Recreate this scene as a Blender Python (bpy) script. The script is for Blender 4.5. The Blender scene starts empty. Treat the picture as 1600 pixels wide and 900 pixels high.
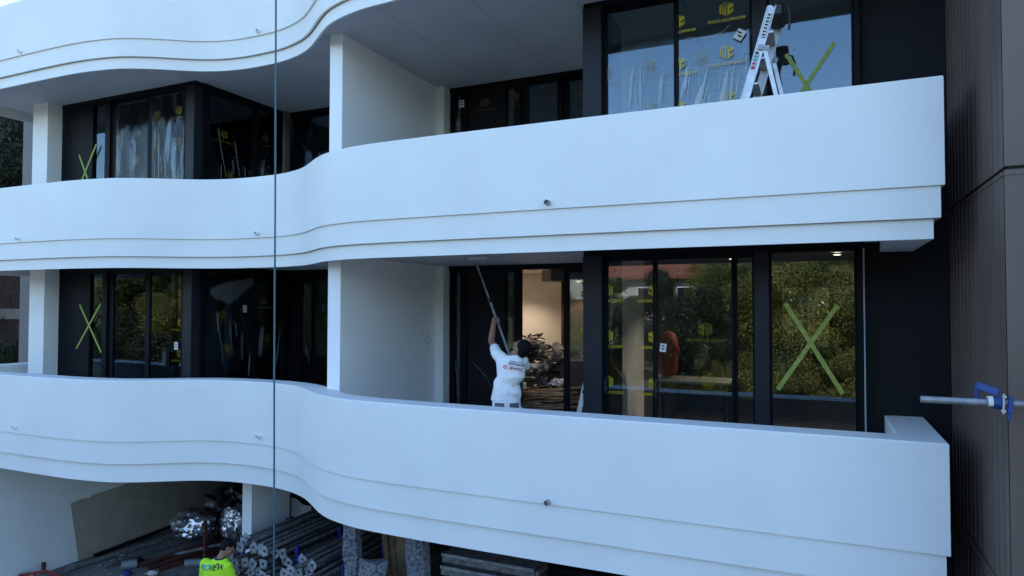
import bpy, bmesh, math, random
import numpy as np
from mathutils import Vector, Matrix, noise
from mathutils.bvhtree import BVHTree

random.seed(7)
np.random.seed(7)
sc = bpy.context.scene
COL = sc.collection
R = math.radians

# ------------------------------------------------------------------ camera
# metres; the drone's lens is the origin of heights, x runs along the facade, y into the building
GROUND = -5.2
cam_d = bpy.data.cameras.new("camera")
cam = bpy.data.objects.new("camera", cam_d)
COL.objects.link(cam)
cam_d.sensor_width = 36.0
cam_d.lens = 36.0 * 1057 / 1600
cam_d.clip_end = 2000
cam_d.clip_start = 0.05
cam.rotation_euler = (Matrix.Rotation(R(24.4), 3, 'Z') @ Matrix.Rotation(R(91.56), 3, 'X') @ Matrix.Rotation(R(0.10), 3, 'Z')).to_euler()
sc.camera = cam

# ------------------------------------------------------------------ sky, sun, exposure
SUN_EL, SUN_AZ = R(43), R(10)          # azimuth measured from +y (behind the building) towards +x
w = bpy.data.worlds.new("World")
sc.world = w
w.use_nodes = True
nt = w.node_tree
sky = nt.nodes.new("ShaderNodeTexSky")
sky.sky_type = 'NISHITA'
sky.sun_disc = False
sky.sun_elevation = SUN_EL
sky.sun_rotation = SUN_AZ
sky.air_density = 1.25
sky.dust_density = 0.2
sky.ozone_density = 5.0
nt.links.new(sky.outputs[0], nt.nodes["Background"].inputs[0])
nt.nodes["Background"].inputs[1].default_value = 0.15
sun_d = bpy.data.lights.new("sun", 'SUN')
sun_d.energy = 4.0
sun_d.angle = R(0.53)
sun_d.color = (1.0, 0.93, 0.82)
sun = bpy.data.objects.new("sun", sun_d)
COL.objects.link(sun)
sdir = Vector((math.sin(SUN_AZ) * math.cos(SUN_EL), math.cos(SUN_AZ) * math.cos(SUN_EL), math.sin(SUN_EL)))
sun.rotation_euler = sdir.to_track_quat('Z', 'Y').to_euler()
sun.location = (0, 30, 40)
sc.view_settings.view_transform = 'Standard'
sc.view_settings.look = 'None'
sc.view_settings.exposure = 1.84
sc.view_settings.gamma = 1.0
sc.cycles.max_bounces = 10
sc.cycles.transparent_max_bounces = 16
sc.cycles.use_denoising = True
sc.cycles.sample_clamp_indirect = 6.0

# ------------------------------------------------------------------ materials
def mat(name, col, rough=0.6, metal=0.0, var=0.0, vscale=6.0, bump=0.0, bscale=60.0, spec=0.5, alt=None, stretch=None, detail=4.0):
    m = bpy.data.materials.new(name)
    m.use_nodes = True
    n, l = m.node_tree.nodes, m.node_tree.links
    b = n["Principled BSDF"]
    b.inputs["Base Color"].default_value = (*col, 1)
    b.inputs["Roughness"].default_value = rough
    b.inputs["Metallic"].default_value = metal
    b.inputs["Specular IOR Level"].default_value = spec
    if var or bump or alt:
        g = n.new("ShaderNodeNewGeometry")
        vec = g.outputs["Position"]
        if stretch:
            mp = n.new("ShaderNodeMapping")
            mp.inputs["Scale"].default_value = stretch
            l.new(vec, mp.inputs[0])
            vec = mp.outputs[0]
    if var or alt:
        t = n.new("ShaderNodeTexNoise")
        t.inputs["Scale"].default_value = vscale
        t.inputs["Detail"].default_value = detail
        l.new(vec, t.inputs["Vector"])
        r = n.new("ShaderNodeValToRGB")
        a = alt if alt else tuple(c * (1 - var) for c in col)
        c2 = col if alt else tuple(min(1, c * (1 + var * 0.5)) for c in col)
        r.color_ramp.elements[0].color = (*a, 1)
        r.color_ramp.elements[1].color = (*c2, 1)
        r.color_ramp.elements[0].position = 0.35
        r.color_ramp.elements[1].position = 0.65
        l.new(t.outputs["Fac"], r.inputs[0])
        l.new(r.outputs[0], b.inputs["Base Color"])
    if bump:
        t2 = n.new("ShaderNodeTexNoise")
        t2.inputs["Scale"].default_value = bscale
        t2.inputs["Detail"].default_value = 4
        l.new(vec, t2.inputs["Vector"])
        bp = n.new("ShaderNodeBump")
        bp.inputs["Strength"].default_value = bump
        bp.inputs["Distance"].default_value = 0.01
        l.new(t2.outputs["Fac"], bp.inputs["Height"])
        l.new(bp.outputs[0], b.inputs["Normal"])
    return m

def glass_mat(name, tint, ior, rough=0.0, bump=0.0, base=0.0, refl=(1, 1, 1)):
    m = bpy.data.materials.new(name)
    m.use_nodes = True
    n, l = m.node_tree.nodes, m.node_tree.links
    n.remove(n["Principled BSDF"])
    out = n["Material Output"]
    tr = n.new("ShaderNodeBsdfTransparent")
    tr.inputs[0].default_value = (*tint, 1)
    gl = n.new("ShaderNodeBsdfGlossy")
    gl.inputs["Roughness"].default_value = rough
    gl.inputs["Color"].default_value = (*refl, 1)
    fr = n.new("ShaderNodeFresnel")
    fr.inputs[0].default_value = ior
    mx = n.new("ShaderNodeMixShader")
    fac = fr.outputs[0]
    if base:
        ad = n.new("ShaderNodeMath")
        ad.operation = 'ADD'
        ad.inputs[1].default_value = base
        l.new(fac, ad.inputs[0])
        fac = ad.outputs[0]
    l.new(fac, mx.inputs[0])
    l.new(tr.outputs[0], mx.inputs[1])
    l.new(gl.outputs[0], mx.inputs[2])
    l.new(mx.outputs[0], out.inputs[0])
    if bump:
        g = n.new("ShaderNodeNewGeometry")
        mp = n.new("ShaderNodeMapping")
        mp.inputs["Scale"].default_value = (5, 5, 0.9)
        l.new(g.outputs["Position"], mp.inputs[0])
        t = n.new("ShaderNodeTexNoise")
        t.inputs["Scale"].default_value = 1.0
        t.inputs["Detail"].default_value = 3
        t.inputs["Distortion"].default_value = 1.2
        l.new(mp.outputs[0], t.inputs["Vector"])
        bp = n.new("ShaderNodeBump")
        bp.inputs["Strength"].default_value = bump
        bp.inputs["Distance"].default_value = 0.05
        l.new(t.outputs["Fac"], bp.inputs["Height"])
        l.new(bp.outputs[0], gl.inputs["Normal"])
        l.new(bp.outputs[0], fr.inputs["Normal"])
    return m

def veil_mat(name, col, alpha):
    """thin translucent plastic: part of the light goes straight through"""
    m = bpy.data.materials.new(name)
    m.use_nodes = True
    b = m.node_tree.nodes["Principled BSDF"]
    b.inputs["Base Color"].default_value = (*col, 1)
    b.inputs["Roughness"].default_value = 0.25
    b.inputs["Alpha"].default_value = alpha
    return m

M = {}
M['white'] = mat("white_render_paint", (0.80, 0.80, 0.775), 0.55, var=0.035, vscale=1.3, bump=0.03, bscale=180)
M['white_in'] = mat("white_wall_paint", (0.86, 0.86, 0.86), 0.6, var=0.04, vscale=1.1, bump=0.04, bscale=120)
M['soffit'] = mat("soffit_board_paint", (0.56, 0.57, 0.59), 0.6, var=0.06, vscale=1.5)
M['core'] = mat("slab_concrete", (0.30, 0.30, 0.30), 0.9, var=0.3)
M['navy'] = mat("dark_navy_paint", (0.0065, 0.0066, 0.0095), 0.6, var=0.2, vscale=2.0, bump=0.03, bscale=90, spec=0.2)
M['frame'] = mat("black_anodised_frame", (0.0045, 0.005, 0.008), 0.5, var=0.2, vscale=3, spec=0.10)
M['frame_lit'] = mat("black_anodised_frame_lit", (0.015, 0.0165, 0.023), 0.45, var=0.15, vscale=3, spec=0.22)  # lighter copy of the frame black, its light put into the colour
M['joint'] = mat("dark_joint", (0.02, 0.02, 0.02), 0.8)
M['glass'] = glass_mat("window_glass", (0.80, 0.82, 0.81), 1.46, base=0.045, refl=(0.70, 0.87, 1.0))
M['film'] = glass_mat("wrinkled_film", (0.93, 0.94, 0.94), 1.28, rough=0.10, bump=0.14, base=0.0)
M['crease_glint'] = veil_mat("film_crease_glint", (0.75, 0.78, 0.82), 0.22)  # pale veil on the folds stands in for sky reflections
M['crease_glint_bright'] = veil_mat("bright_film_crease_glint", (0.85, 0.88, 0.92), 0.34)  # stronger sky glints put into the colour of the folds
M['plastic'] = veil_mat("clear_plastic_sheet", (0.75, 0.78, 0.80), 0.06)
M['print'] = veil_mat("yellow_film_print", (0.62, 0.50, 0.02), 0.7)
M['print_dim'] = veil_mat("yellow_film_print_faint", (0.36, 0.31, 0.02), 0.3)
M['tape'] = mat("green_masking_tape", (0.30, 0.36, 0.06), 0.6, var=0.25, vscale=22, bump=0.3, bscale=60)
M['label'] = mat("white_paper_label", (0.6, 0.6, 0.58), 0.7)
M['ink'] = mat("dark_ink", (0.02, 0.02, 0.03), 0.7)
M['tower'] = mat("brown_metal_cladding", (0.132, 0.094, 0.076), 0.5, var=0.18, vscale=1.6, stretch=(1, 1, 0.25), bump=0.03, bscale=30)
M['fin'] = mat("grey_fin_paint", (0.14, 0.13, 0.13), 0.6, var=0.1)
M['concrete'] = mat("yard_concrete", (0.17, 0.165, 0.16), 0.9, var=0.4, vscale=1.2, bump=0.3, bscale=14)
M['raw'] = mat("raw_cement_render", (0.40, 0.355, 0.28), 0.9, var=0.12, vscale=3.0, bump=0.35, bscale=30)
M['steel'] = mat("galvanised_steel", (0.30, 0.31, 0.32), 0.5, 0.55, var=0.35, vscale=9, bump=0.1)
M['oldsteel'] = mat("weathered_galvanised_prop", (0.17, 0.165, 0.165), 0.65, 0.35, var=0.45, vscale=14, bump=0.15)
M['plate'] = mat("cement_stained_plate", (0.30, 0.31, 0.32), 0.75, 0.1, var=0.45, vscale=25, bump=0.2)
M['blue'] = mat("blue_enamel", (0.012, 0.045, 0.19), 0.5, var=0.25, vscale=20)
M['navyblue'] = mat("dark_blue_enamel", (0.012, 0.022, 0.16), 0.5, var=0.25, vscale=20)
M['alu'] = mat("brushed_aluminium", (0.46, 0.47, 0.49), 0.38, 0.75, var=0.15, vscale=14, bump=0.05)
M['black'] = mat("black_plastic", (0.012, 0.012, 0.014), 0.5)
M['rope'] = mat("teal_cable_sheath", (0.07, 0.15, 0.18), 0.6, var=0.2, vscale=30)
M['foil'] = mat("crumpled_foil", (0.62, 0.63, 0.67), 0.27, 1.0, bump=0.25, bscale=14)
M['blackbag'] = mat("black_plastic_bag", (0.008, 0.008, 0.009), 0.25, bump=0.4, bscale=14)
M['fleece'] = mat("mottled_grey_underlay", (0.24, 0.255, 0.29), 0.95, alt=(0.045, 0.05, 0.065), vscale=27, bump=0.5, bscale=40, detail=6)
M['timber'] = mat("brown_timber", (0.16, 0.105, 0.055), 0.75, var=0.4, vscale=5, stretch=(9, 9, 0.8), bump=0.2, bscale=20)
M['board'] = mat("sawn_board", (0.33, 0.23, 0.14), 0.8, var=0.35, vscale=6, bump=0.2)
M['sack'] = mat("paper_sack", (0.25, 0.225, 0.19), 0.85, var=0.25, vscale=6, bump=0.4, bscale=25)
M['red'] = mat("red_enamel", (0.30, 0.015, 0.012), 0.5, var=0.3, vscale=14)
M['rust'] = mat("red_oxide_steel", (0.09, 0.028, 0.022), 0.7, var=0.4, vscale=12)
M['pvc'] = mat("grey_pvc", (0.24, 0.26, 0.27), 0.4, var=0.1)
M['orange'] = mat("orange_plastic", (0.65, 0.24, 0.02), 0.5)
M['red_reflection'] = mat("red_reflection_tone", (0.24, 0.016, 0.008), 0.7, bump=0.4, bscale=8)  # red of a reflection in the glass, given to a solid form
M['beige'] = mat("beige_plaster", (0.66, 0.585, 0.50), 0.75, var=0.06, vscale=2)
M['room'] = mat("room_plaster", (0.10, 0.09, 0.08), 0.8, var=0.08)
M['floor'] = mat("screed_floor", (0.22, 0.20, 0.17), 0.85, var=0.3, vscale=3)
M['brick'] = mat("shaded_red_brick", (0.055, 0.027, 0.018), 0.85, var=0.45, vscale=3.5, bump=0.3, bscale=50)  # brick colour darkened to stand in for the shade of the gap
M['mortar'] = mat("grey_mortar", (0.05, 0.034, 0.025), 0.95, var=0.2)
M['lintel'] = mat("cream_lintel", (0.22, 0.18, 0.14), 0.8, var=0.2)
M['tile'] = mat("terracotta_roof_tiles", (0.27, 0.085, 0.05), 0.8, var=0.35, vscale=4, bump=0.5, bscale=6)
M['cream'] = mat("cream_house_paint", (0.58, 0.50, 0.40), 0.8, var=0.08)
M['pane'] = mat("dark_house_pane", (0.02, 0.025, 0.03), 0.1)
M['bark'] = mat("bark", (0.085, 0.065, 0.048), 0.9, var=0.4, vscale=8, bump=0.5, bscale=20)
M['grassy'] = mat("grass_slope", (0.065, 0.085, 0.03), 0.95, var=0.5, vscale=0.6)

def leaf_mat(name, c1, c2):
    m = mat(name, c1, 0.5, alt=c2, vscale=0.9, detail=5)
    n, l = m.node_tree.nodes, m.node_tree.links
    b = n["Principled BSDF"]
    t = n.new("ShaderNodeBsdfTranslucent")
    col = b.inputs["Base Color"].links[0].from_socket
    l.new(col, t.inputs[0])
    mx = n.new("ShaderNodeMixShader")
    mx.inputs[0].default_value = 0.35
    l.new(b.outputs[0], mx.inputs[1])
    l.new(t.outputs[0], mx.inputs[2])
    l.new(mx.outputs[0], n["Material Output"].inputs[0])
    return m
M['leaf_y'] = leaf_mat("yellow_green_leaves", (0.30, 0.25, 0.055), (0.15, 0.145, 0.03))
M['leaf_g'] = leaf_mat("mid_green_leaves", (0.105, 0.125, 0.03), (0.05, 0.075, 0.018))
M['leaf_d'] = leaf_mat("dark_green_leaves", (0.042, 0.058, 0.026), (0.022, 0.034, 0.015))
M['skin'] = mat("tanned_skin", (0.27, 0.135, 0.085), 0.5, var=0.1, vscale=15)
M['hair'] = mat("black_hair", (0.008, 0.007, 0.007), 0.75, bump=0.6, bscale=120, spec=0.12)
M['shirt'] = mat("white_cotton", (0.80, 0.80, 0.80), 0.85, var=0.03, vscale=9, bump=0.5, bscale=13)
M['trouser'] = mat("white_work_trousers", (0.74, 0.74, 0.75), 0.85, var=0.08, vscale=9, bump=0.4, bscale=16)
M['greycloth'] = mat("grey_pocket_cloth", (0.10, 0.105, 0.13), 0.85)
M['hivis'] = mat("fluorescent_yellow_cotton", (0.50, 0.86, 0.02), 0.8, var=0.05, vscale=9, bump=0.4, bscale=14)
M['navycloth'] = mat("navy_cloth", (0.014, 0.017, 0.035), 0.85)
M['cyanprint'] = mat("cyan_print", (0.02, 0.30, 0.42), 0.7)
M['orangeprint'] = mat("orange_print", (0.75, 0.16, 0.06), 0.7)
M['teal'] = mat("teal_sticker", (0.03, 0.30, 0.28), 0.6)
M['pink'] = mat("magenta_sticker", (0.45, 0.04, 0.15), 0.6)
M['sleeve'] = mat("white_roller_sleeve", (0.5, 0.48, 0.46), 0.9, bump=0.5, bscale=80)
M['tapeblue'] = mat("blue_masking_tape", (0.02, 0.10, 0.36), 0.7)
lamp_m = bpy.data.materials.new("downlight_glow")
lamp_m.use_nodes = True
lamp_m.node_tree.nodes["Principled BSDF"].inputs["Emission Color"].default_value = (1.0, 0.86, 0.66, 1)
lamp_m.node_tree.nodes["Principled BSDF"].inputs["Emission Strength"].default_value = 6.0
M['lamp'] = lamp_m

# ------------------------------------------------------------------ helpers
ORG = {}            # world origin of every unrotated thing and part

def link(o, parent, origin):
    COL.objects.link(o)
    ORG[o.name] = Vector(origin)
    if parent is not None:
        o.parent = parent
        o.location = Vector(origin) - ORG[parent.name]
    else:
        o.location = origin
    return o

def tag(o, label=None, cat=None, group=None, kind=None):
    if label: o["label"] = label
    if cat: o["category"] = cat
    if group: o["group"] = group
    if kind: o["kind"] = kind
    return o

def thing(name, label, cat, loc=(0, 0, 0), group=None):
    o = bpy.data.objects.new(name, None)
    o.empty_display_size = 0.2
    link(o, None, loc)
    return tag(o, label, cat, group)

def finish(bm, smooth=True, angle=35):
    bm.normal_update()
    if smooth:
        for f in bm.faces: f.smooth = True
        lim = R(angle)
        for e in bm.edges:
            if len(e.link_faces) == 2:
                e.smooth = e.calc_face_angle(0) < lim
            else:
                e.smooth = False

def obj(name, bm, m, parent=None, smooth=True, angle=35, origin=None):
    """link the bmesh (world coordinates) as one mesh object with its origin at the base of its box"""
    finish(bm, smooth, angle)
    me = bpy.data.meshes.new(name)
    if origin is None:
        if len(bm.verts):
            xs = [v.co for v in bm.verts]
            origin = Vector(((min(v.x for v in xs) + max(v.x for v in xs)) / 2,
                             (min(v.y for v in xs) + max(v.y for v in xs)) / 2,
                             min(v.z for v in xs)))
        else:
            origin = Vector((0, 0, 0))
    origin = Vector(origin)
    for v in bm.verts: v.co -= origin
    bm.to_mesh(me)
    bm.free()
    ms = m if isinstance(m, (list, tuple)) else [m]
    for x in ms: me.materials.append(M[x] if isinstance(x, str) else x)
    o = bpy.data.objects.new(name, me)
    return link(o, parent, origin)

def dup(root, loc, rot=None, label=None):
    def cp(o, par):
        c = o.copy()
        COL.objects.link(c)
        c.parent = par
        for ch in list(o.children): cp(ch, c)
        return c
    r = cp(root, None)
    r.location = loc
    if rot is not None: r.rotation_euler = rot
    if label: r["label"] = label
    return r

def box(bm, x0, x1, y0, y1, z0, z1, bev=0.0, mi=0):
    vs = [bm.verts.new((x, y, z)) for z in (z0, z1) for y in (y0, y1) for x in (x0, x1)]
    fs = [(0, 2, 3, 1), (4, 5, 7, 6), (0, 1, 5, 4), (2, 6, 7, 3), (0, 4, 6, 2), (1, 3, 7, 5)]
    faces = [bm.faces.new([vs[i] for i in f]) for f in fs]
    for f in faces: f.material_index = mi
    if bev:
        es = list({e for f in faces for e in f.edges})
        bmesh.ops.bevel(bm, geom=es, offset=bev, segments=1, affect='EDGES', profile=0.5)
    return vs

def basis(d):
    d = Vector(d).normalized()
    a = Vector((0, 0, 1)) if abs(d.z) < 0.9 else Vector((1, 0, 0))
    s = d.cross(a).normalized()
    return s, d.cross(s).normalized(), d

def obox(bm, c, ax, ay, az, sx, sy, sz, bev=0.0, mi=0):
    """oriented box, full sizes"""
    c, ax, ay, az = Vector(c), Vector(ax).normalized(), Vector(ay).normalized(), Vector(az).normalized()
    vs = []
    for k in (-.5, .5):
        for j in (-.5, .5):
            for i in (-.5, .5):
                vs.append(bm.verts.new(c + ax * sx * i + ay * sy * j + az * sz * k))
    fs = [(0, 2, 3, 1), (4, 5, 7, 6), (0, 1, 5, 4), (2, 6, 7, 3), (0, 4, 6, 2), (1, 3, 7, 5)]
    faces = [bm.faces.new([vs[i] for i in f]) for f in fs]
    for f in faces: f.material_index = mi
    bmesh.ops.recalc_face_normals(bm, faces=faces)
    if bev:
        es = list({e for f in faces for e in f.edges})
        bmesh.ops.bevel(bm, geom=es, offset=bev, segments=1, affect='EDGES', profile=0.5)

def beam(bm, a, b, wd, th, side=None, bev=0.0, mi=0):
    a, b = Vector(a), Vector(b)
    d = b - a
    if side is None: s, u, d2 = basis(d)
    else:
        s = Vector(side).normalized()
        d2 = d.normalized()
        s = (s - d2 * s.dot(d2)).normalized()
        u = d2.cross(s)
    obox(bm, (a + b) / 2, s, u, d2, wd, th, d.length, bev, mi)

def tube(bm, pts, r, seg=8, cap=True, mi=0):
    """swept round bar; r may be a list"""
    pts = [Vector(p) for p in pts]
    rs = r if isinstance(r, (list, tuple)) else [r] * len(pts)
    rings = []
    s0 = None
    for i, p in enumerate(pts):
        d = (pts[min(i + 1, len(pts) - 1)] - pts[max(i - 1, 0)]).normalized()
        if s0 is None: s, u, _ = basis(d)
        else:
            s = (s0 - d * s0.dot(d)).normalized()
            u = d.cross(s)
        s0 = s
        rings.append([bm.verts.new(p + (s * math.cos(a) + u * math.sin(a)) * rs[i])
                      for a in [2 * math.pi * k / seg for k in range(seg)]])
    for a, b in zip(rings, rings[1:]):
        for k in range(seg):
            f = bm.faces.new((a[k], a[(k + 1) % seg], b[(k + 1) % seg], b[k]))
            f.material_index = mi
    if cap:
        bm.faces.new(rings[0][::-1]).material_index = mi
        bm.faces.new(rings[-1]).material_index = mi

def pipe(bm, a, b, ro, ri, seg=14, mi=0):
    a, b = Vector(a), Vector(b)
    s, u, d = basis(b - a)
    def ring(p, r): return [bm.verts.new(p + (s * math.cos(t) + u * math.sin(t)) * r) for t in [2 * math.pi * k / seg for k in range(seg)]]
    A, B, C, D = ring(a, ro), ring(b, ro), ring(b, ri), ring(a, ri)
    for P, Q in ((A, B), (B, C), (C, D), (D, A)):
        for k in range(seg):
            f = bm.faces.new((P[k], P[(k + 1) % seg], Q[(k + 1) % seg], Q[k]))
            f.material_index = mi

def ell(bm, c, rx, ry, rz, ax=(1, 0, 0), ay=(0, 1, 0), az=(0, 0, 1), sub=2):
    r = bmesh.ops.create_icosphere(bm, subdivisions=sub, radius=1)
    ax, ay, az, c = Vector(ax), Vector(ay), Vector(az), Vector(c)
    for v in r['verts']:
        p = v.co
        v.co = c + ax * (p.x * rx) + ay * (p.y * ry) + az * (p.z * rz)
    return r['verts']

def loft(bm, secs, seg=16, cap=True):
    """secs: (centre, right vec, forward vec, half width, half depth)"""
    rings = []
    for c, rv, fv, a, b in secs:
        c, rv, fv = Vector(c), Vector(rv).normalized(), Vector(fv).normalized()
        ring = []
        for k in range(seg):
            t = 2 * math.pi * k / seg
            ct, st = math.cos(t), math.sin(t)
            e = 0.85
            ring.append(bm.verts.new(c + rv * a * math.copysign(abs(ct) ** e, ct) + fv * b * math.copysign(abs(st) ** e, st)))
        rings.append(ring)
    for A, B in zip(rings, rings[1:]):
        for k in range(seg): bm.faces.new((A[k], A[(k + 1) % seg], B[(k + 1) % seg], B[k]))
    if cap:
        bm.faces.new(rings[0][::-1])
        bm.faces.new(rings[-1])
    bmesh.ops.recalc_face_normals(bm, faces=bm.faces[:])

def fuse(bm, voxel, smooth=3):
    """voxel-remesh overlapping solids into one continuous skin"""
    me = bpy.data.meshes.new("tmp")
    bm.to_mesh(me)
    bm.free()
    o = bpy.data.objects.new("tmp", me)
    COL.objects.link(o)
    md = o.modifiers.new("r", 'REMESH')
    md.mode = 'VOXEL'
    md.voxel_size = voxel
    if smooth:
        s = o.modifiers.new("s", 'SMOOTH')
        s.iterations = smooth
        s.factor = 0.5
    dg = bpy.context.evaluated_depsgraph_get()
    ev = o.evaluated_get(dg)
    out = bmesh.new()
    out.from_mesh(ev.to_mesh())
    ev.to_mesh_clear()
    bpy.data.objects.remove(o)
    bpy.data.meshes.remove(me)
    return out

def text_bm(s, size, extrude=0.0, bold=0.0):
    c = bpy.data.curves.new("t", 'FONT')
    c.body = s
    c.size = size
    c.resolution_u = 2
    c.align_x = 'CENTER'
    c.align_y = 'CENTER'
    c.offset = bold
    c.extrude = extrude
    o = bpy.data.objects.new("t", c)
    COL.objects.link(o)
    dg = bpy.context.evaluated_depsgraph_get()
    ev = o.evaluated_get(dg)
    bm = bmesh.new()
    bm.from_mesh(ev.to_mesh())
    ev.to_mesh_clear()
    bpy.data.objects.remove(o)
    bpy.data.curves.remove(c)
    return bm

def merge(dst, src, mtx=None, mi=None):
    if mtx is not None: bmesh.ops.transform(src, matrix=mtx, verts=src.verts)
    mp = {v: dst.verts.new(v.co) for v in src.verts}
    for f in src.faces:
        try:
            g = dst.faces.new([mp[v] for v in f.verts])
            g.material_index = f.material_index if mi is None else mi
        except ValueError: pass
    src.free()

# ------------------------------------------------------------------ ground and hillside
def hill(x, y):
    t = max(0.0, min(1.0, (-y - 16) / 60.0))
    s = t * t * (3 - 2 * t)
    return GROUND - 0.02 + s * 12 + (noise.noise(Vector((x * .03, y * .03, 0))) * 1.5 * s)
bm = bmesh.new()
axis = [-600, -300, -160] + list(range(-100, 101, 8)) + [160, 300, 600]
grid = [[bm.verts.new((x, y, hill(x, y))) for x in axis] for y in axis]
for j in range(len(axis) - 1):
    for i in range(len(axis) - 1):
        bm.faces.new((grid[j][i], grid[j][i + 1], grid[j + 1][i + 1], grid[j + 1][i]))
tag(obj("ground", bm, 'grassy', origin=(0, 0, 0)), "grassy ground rising to a hillside opposite the building", kind="structure")
bm = bmesh.new()
box(bm, -40, 30, -14, 40, GROUND - 0.3, GROUND)
tag(obj("yard_pavement", bm, 'concrete', smooth=False), "rough concrete yard around and under the building", kind="structure")

# ------------------------------------------------------------------ the apartment building
H = 3.126
T0 = -1.147                                   # top of the lowest parapet seen
def Tz(k): return T0 + H * k
def Fz(k): return Tz(k) - 0.95                # balcony floor
def Sz(k): return Tz(k) - (1.43 if k == 0 else 1.279)               # soffit under balcony k
BK = 10.35                                    # recess wall
REAR = 15.0
bld = thing("apartment_building", "white apartment building with wavy balconies and black framed glazing", "building", (-6.0, 9.0, GROUND))
bd = lambda name, bm, m, par=None, **k: obj(name, bm, m, par if par is not None else bld, **k)

CTRL = [(-14.66, 6.77), (-13.2, 6.77), (-12.4, 6.774), (-11.5, 6.778), (-10.8, 6.80), (-10.3, 6.86), (-9.9, 6.952), (-9.5, 7.145), (-9.2, 7.34), (-8.9, 7.53),
        (-8.6, 7.665), (-8.2, 7.75), (-7.8, 7.765), (-7.4, 7.745), (-7.0, 7.645), (-6.7, 7.51), (-6.4, 7.31), (-6.1, 7.095), (-5.8, 6.925), (-5.4, 6.80), (-5.0, 6.74),
        (-4.0, 6.71), (-2.0, 6.705), (0.0, 6.715), (0.985, 6.72)]
def catmull(P, n):
    out = []
    for i in range(len(P) - 1):
        p0, p1, p2, p3 = P[max(i - 1, 0)], P[i], P[i + 1], P[min(i + 2, len(P) - 1)]
        for k in range(n):
            t = k / n
            o = []
            for d in (0, 1):
                a = (p2[d] - p0[d]) / 2 * (1 if 0 < i else 2)
                b = (p3[d] - p1[d]) / 2
                h = p1[d], a, p2[d], b
                o.append((2 * t**3 - 3 * t**2 + 1) * h[0] + (t**3 - 2 * t**2 + t) * (p2[d] - p0[d]) / 2 + (-2 * t**3 + 3 * t**2) * h[2] + (t**3 - t**2) * b)
            out.append(tuple(o))
    out.append(P[-1])
    return out
def resample(P, n):
    A = np.array(P)
    s = np.concatenate([[0], np.cumsum(np.hypot(*np.diff(A, axis=0).T))])
    u = np.linspace(0, s[-1], n)
    return list(zip(np.interp(u, s, A[:, 0]), np.interp(u, s, A[:, 1])))
FRONT = resample(catmull(CTRL, 12), 190)
FA = np.array(FRONT)
for _ in range(2): FA[1:-1, 1] = (FA[:-2, 1] + 2 * FA[1:-1, 1] + FA[2:, 1]) / 4
FRONT = [tuple(p) for p in FA]
def fy(x): return float(np.interp(x, FA[:, 0], FA[:, 1]))
PATH = [(-14.66, 8.55), FRONT[0]] + [p for p in FRONT[1:-1] if -14.1 < p[0] < .45] + [FRONT[-1]] + [(0.985, 8.24)]
def offset_path(P, d):
    """inward offset with mitred corners (inward is on the left of left-to-right travel)"""
    out = []
    for i, p in enumerate(P):
        p = Vector(p)
        n = []
        if i > 0: e = (p - Vector(P[i - 1])).normalized(); n.append(Vector((-e.y, e.x)))
        if i < len(P) - 1: e = (Vector(P[i + 1]) - p).normalized(); n.append(Vector((-e.y, e.x)))
        if len(n) == 1: out.append(p + n[0] * d); continue
        b = (n[0] + n[1]).normalized()
        out.append(p + b * (d / max(0.3, b.dot(n[0]))))
    return out
def sweep(bm, P, prof):
    """prof: closed list of (inset, z), outer side first"""
    cols = [[bm.verts.new((q.x, q.y, z)) for q in offset_path(P, d)] for d, z in prof]
    n = len(prof)
    for j in range(n):
        a, b = cols[j], cols[(j + 1) % n]
        for i in range(len(P) - 1): bm.faces.new((a[i], a[i + 1], b[i + 1], b[i]))
    bm.faces.new([c[0] for c in cols])
    bm.faces.new([c[-1] for c in cols][::-1])
    bmesh.ops.recalc_face_normals(bm, faces=bm.faces[:])

LEFT_X, RIGHT_X = -14.25, 0.93
def slab_poly(x0, x1, inset, yb, n=40):
    xs = [x0 + (x1 - x0) * i / n for i in range(n + 1)]
    return [(x, fy(x) + inset) for x in xs] + [(x1, yb), (x0, yb)]
def prism(bm, poly, z0, z1, mi=0):
    lo = [bm.verts.new((x, y, z0)) for x, y in poly]
    hi = [bm.verts.new((x, y, z1)) for x, y in poly]
    n = len(poly)
    fs = [bm.faces.new(lo[::-1]), bm.faces.new(hi)]
    for i in range(n): fs.append(bm.faces.new((lo[i], lo[(i + 1) % n], hi[(i + 1) % n], hi[i])))
    for f in fs: f.material_index = mi
    bmesh.ops.recalc_face_normals(bm, faces=fs)

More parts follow.
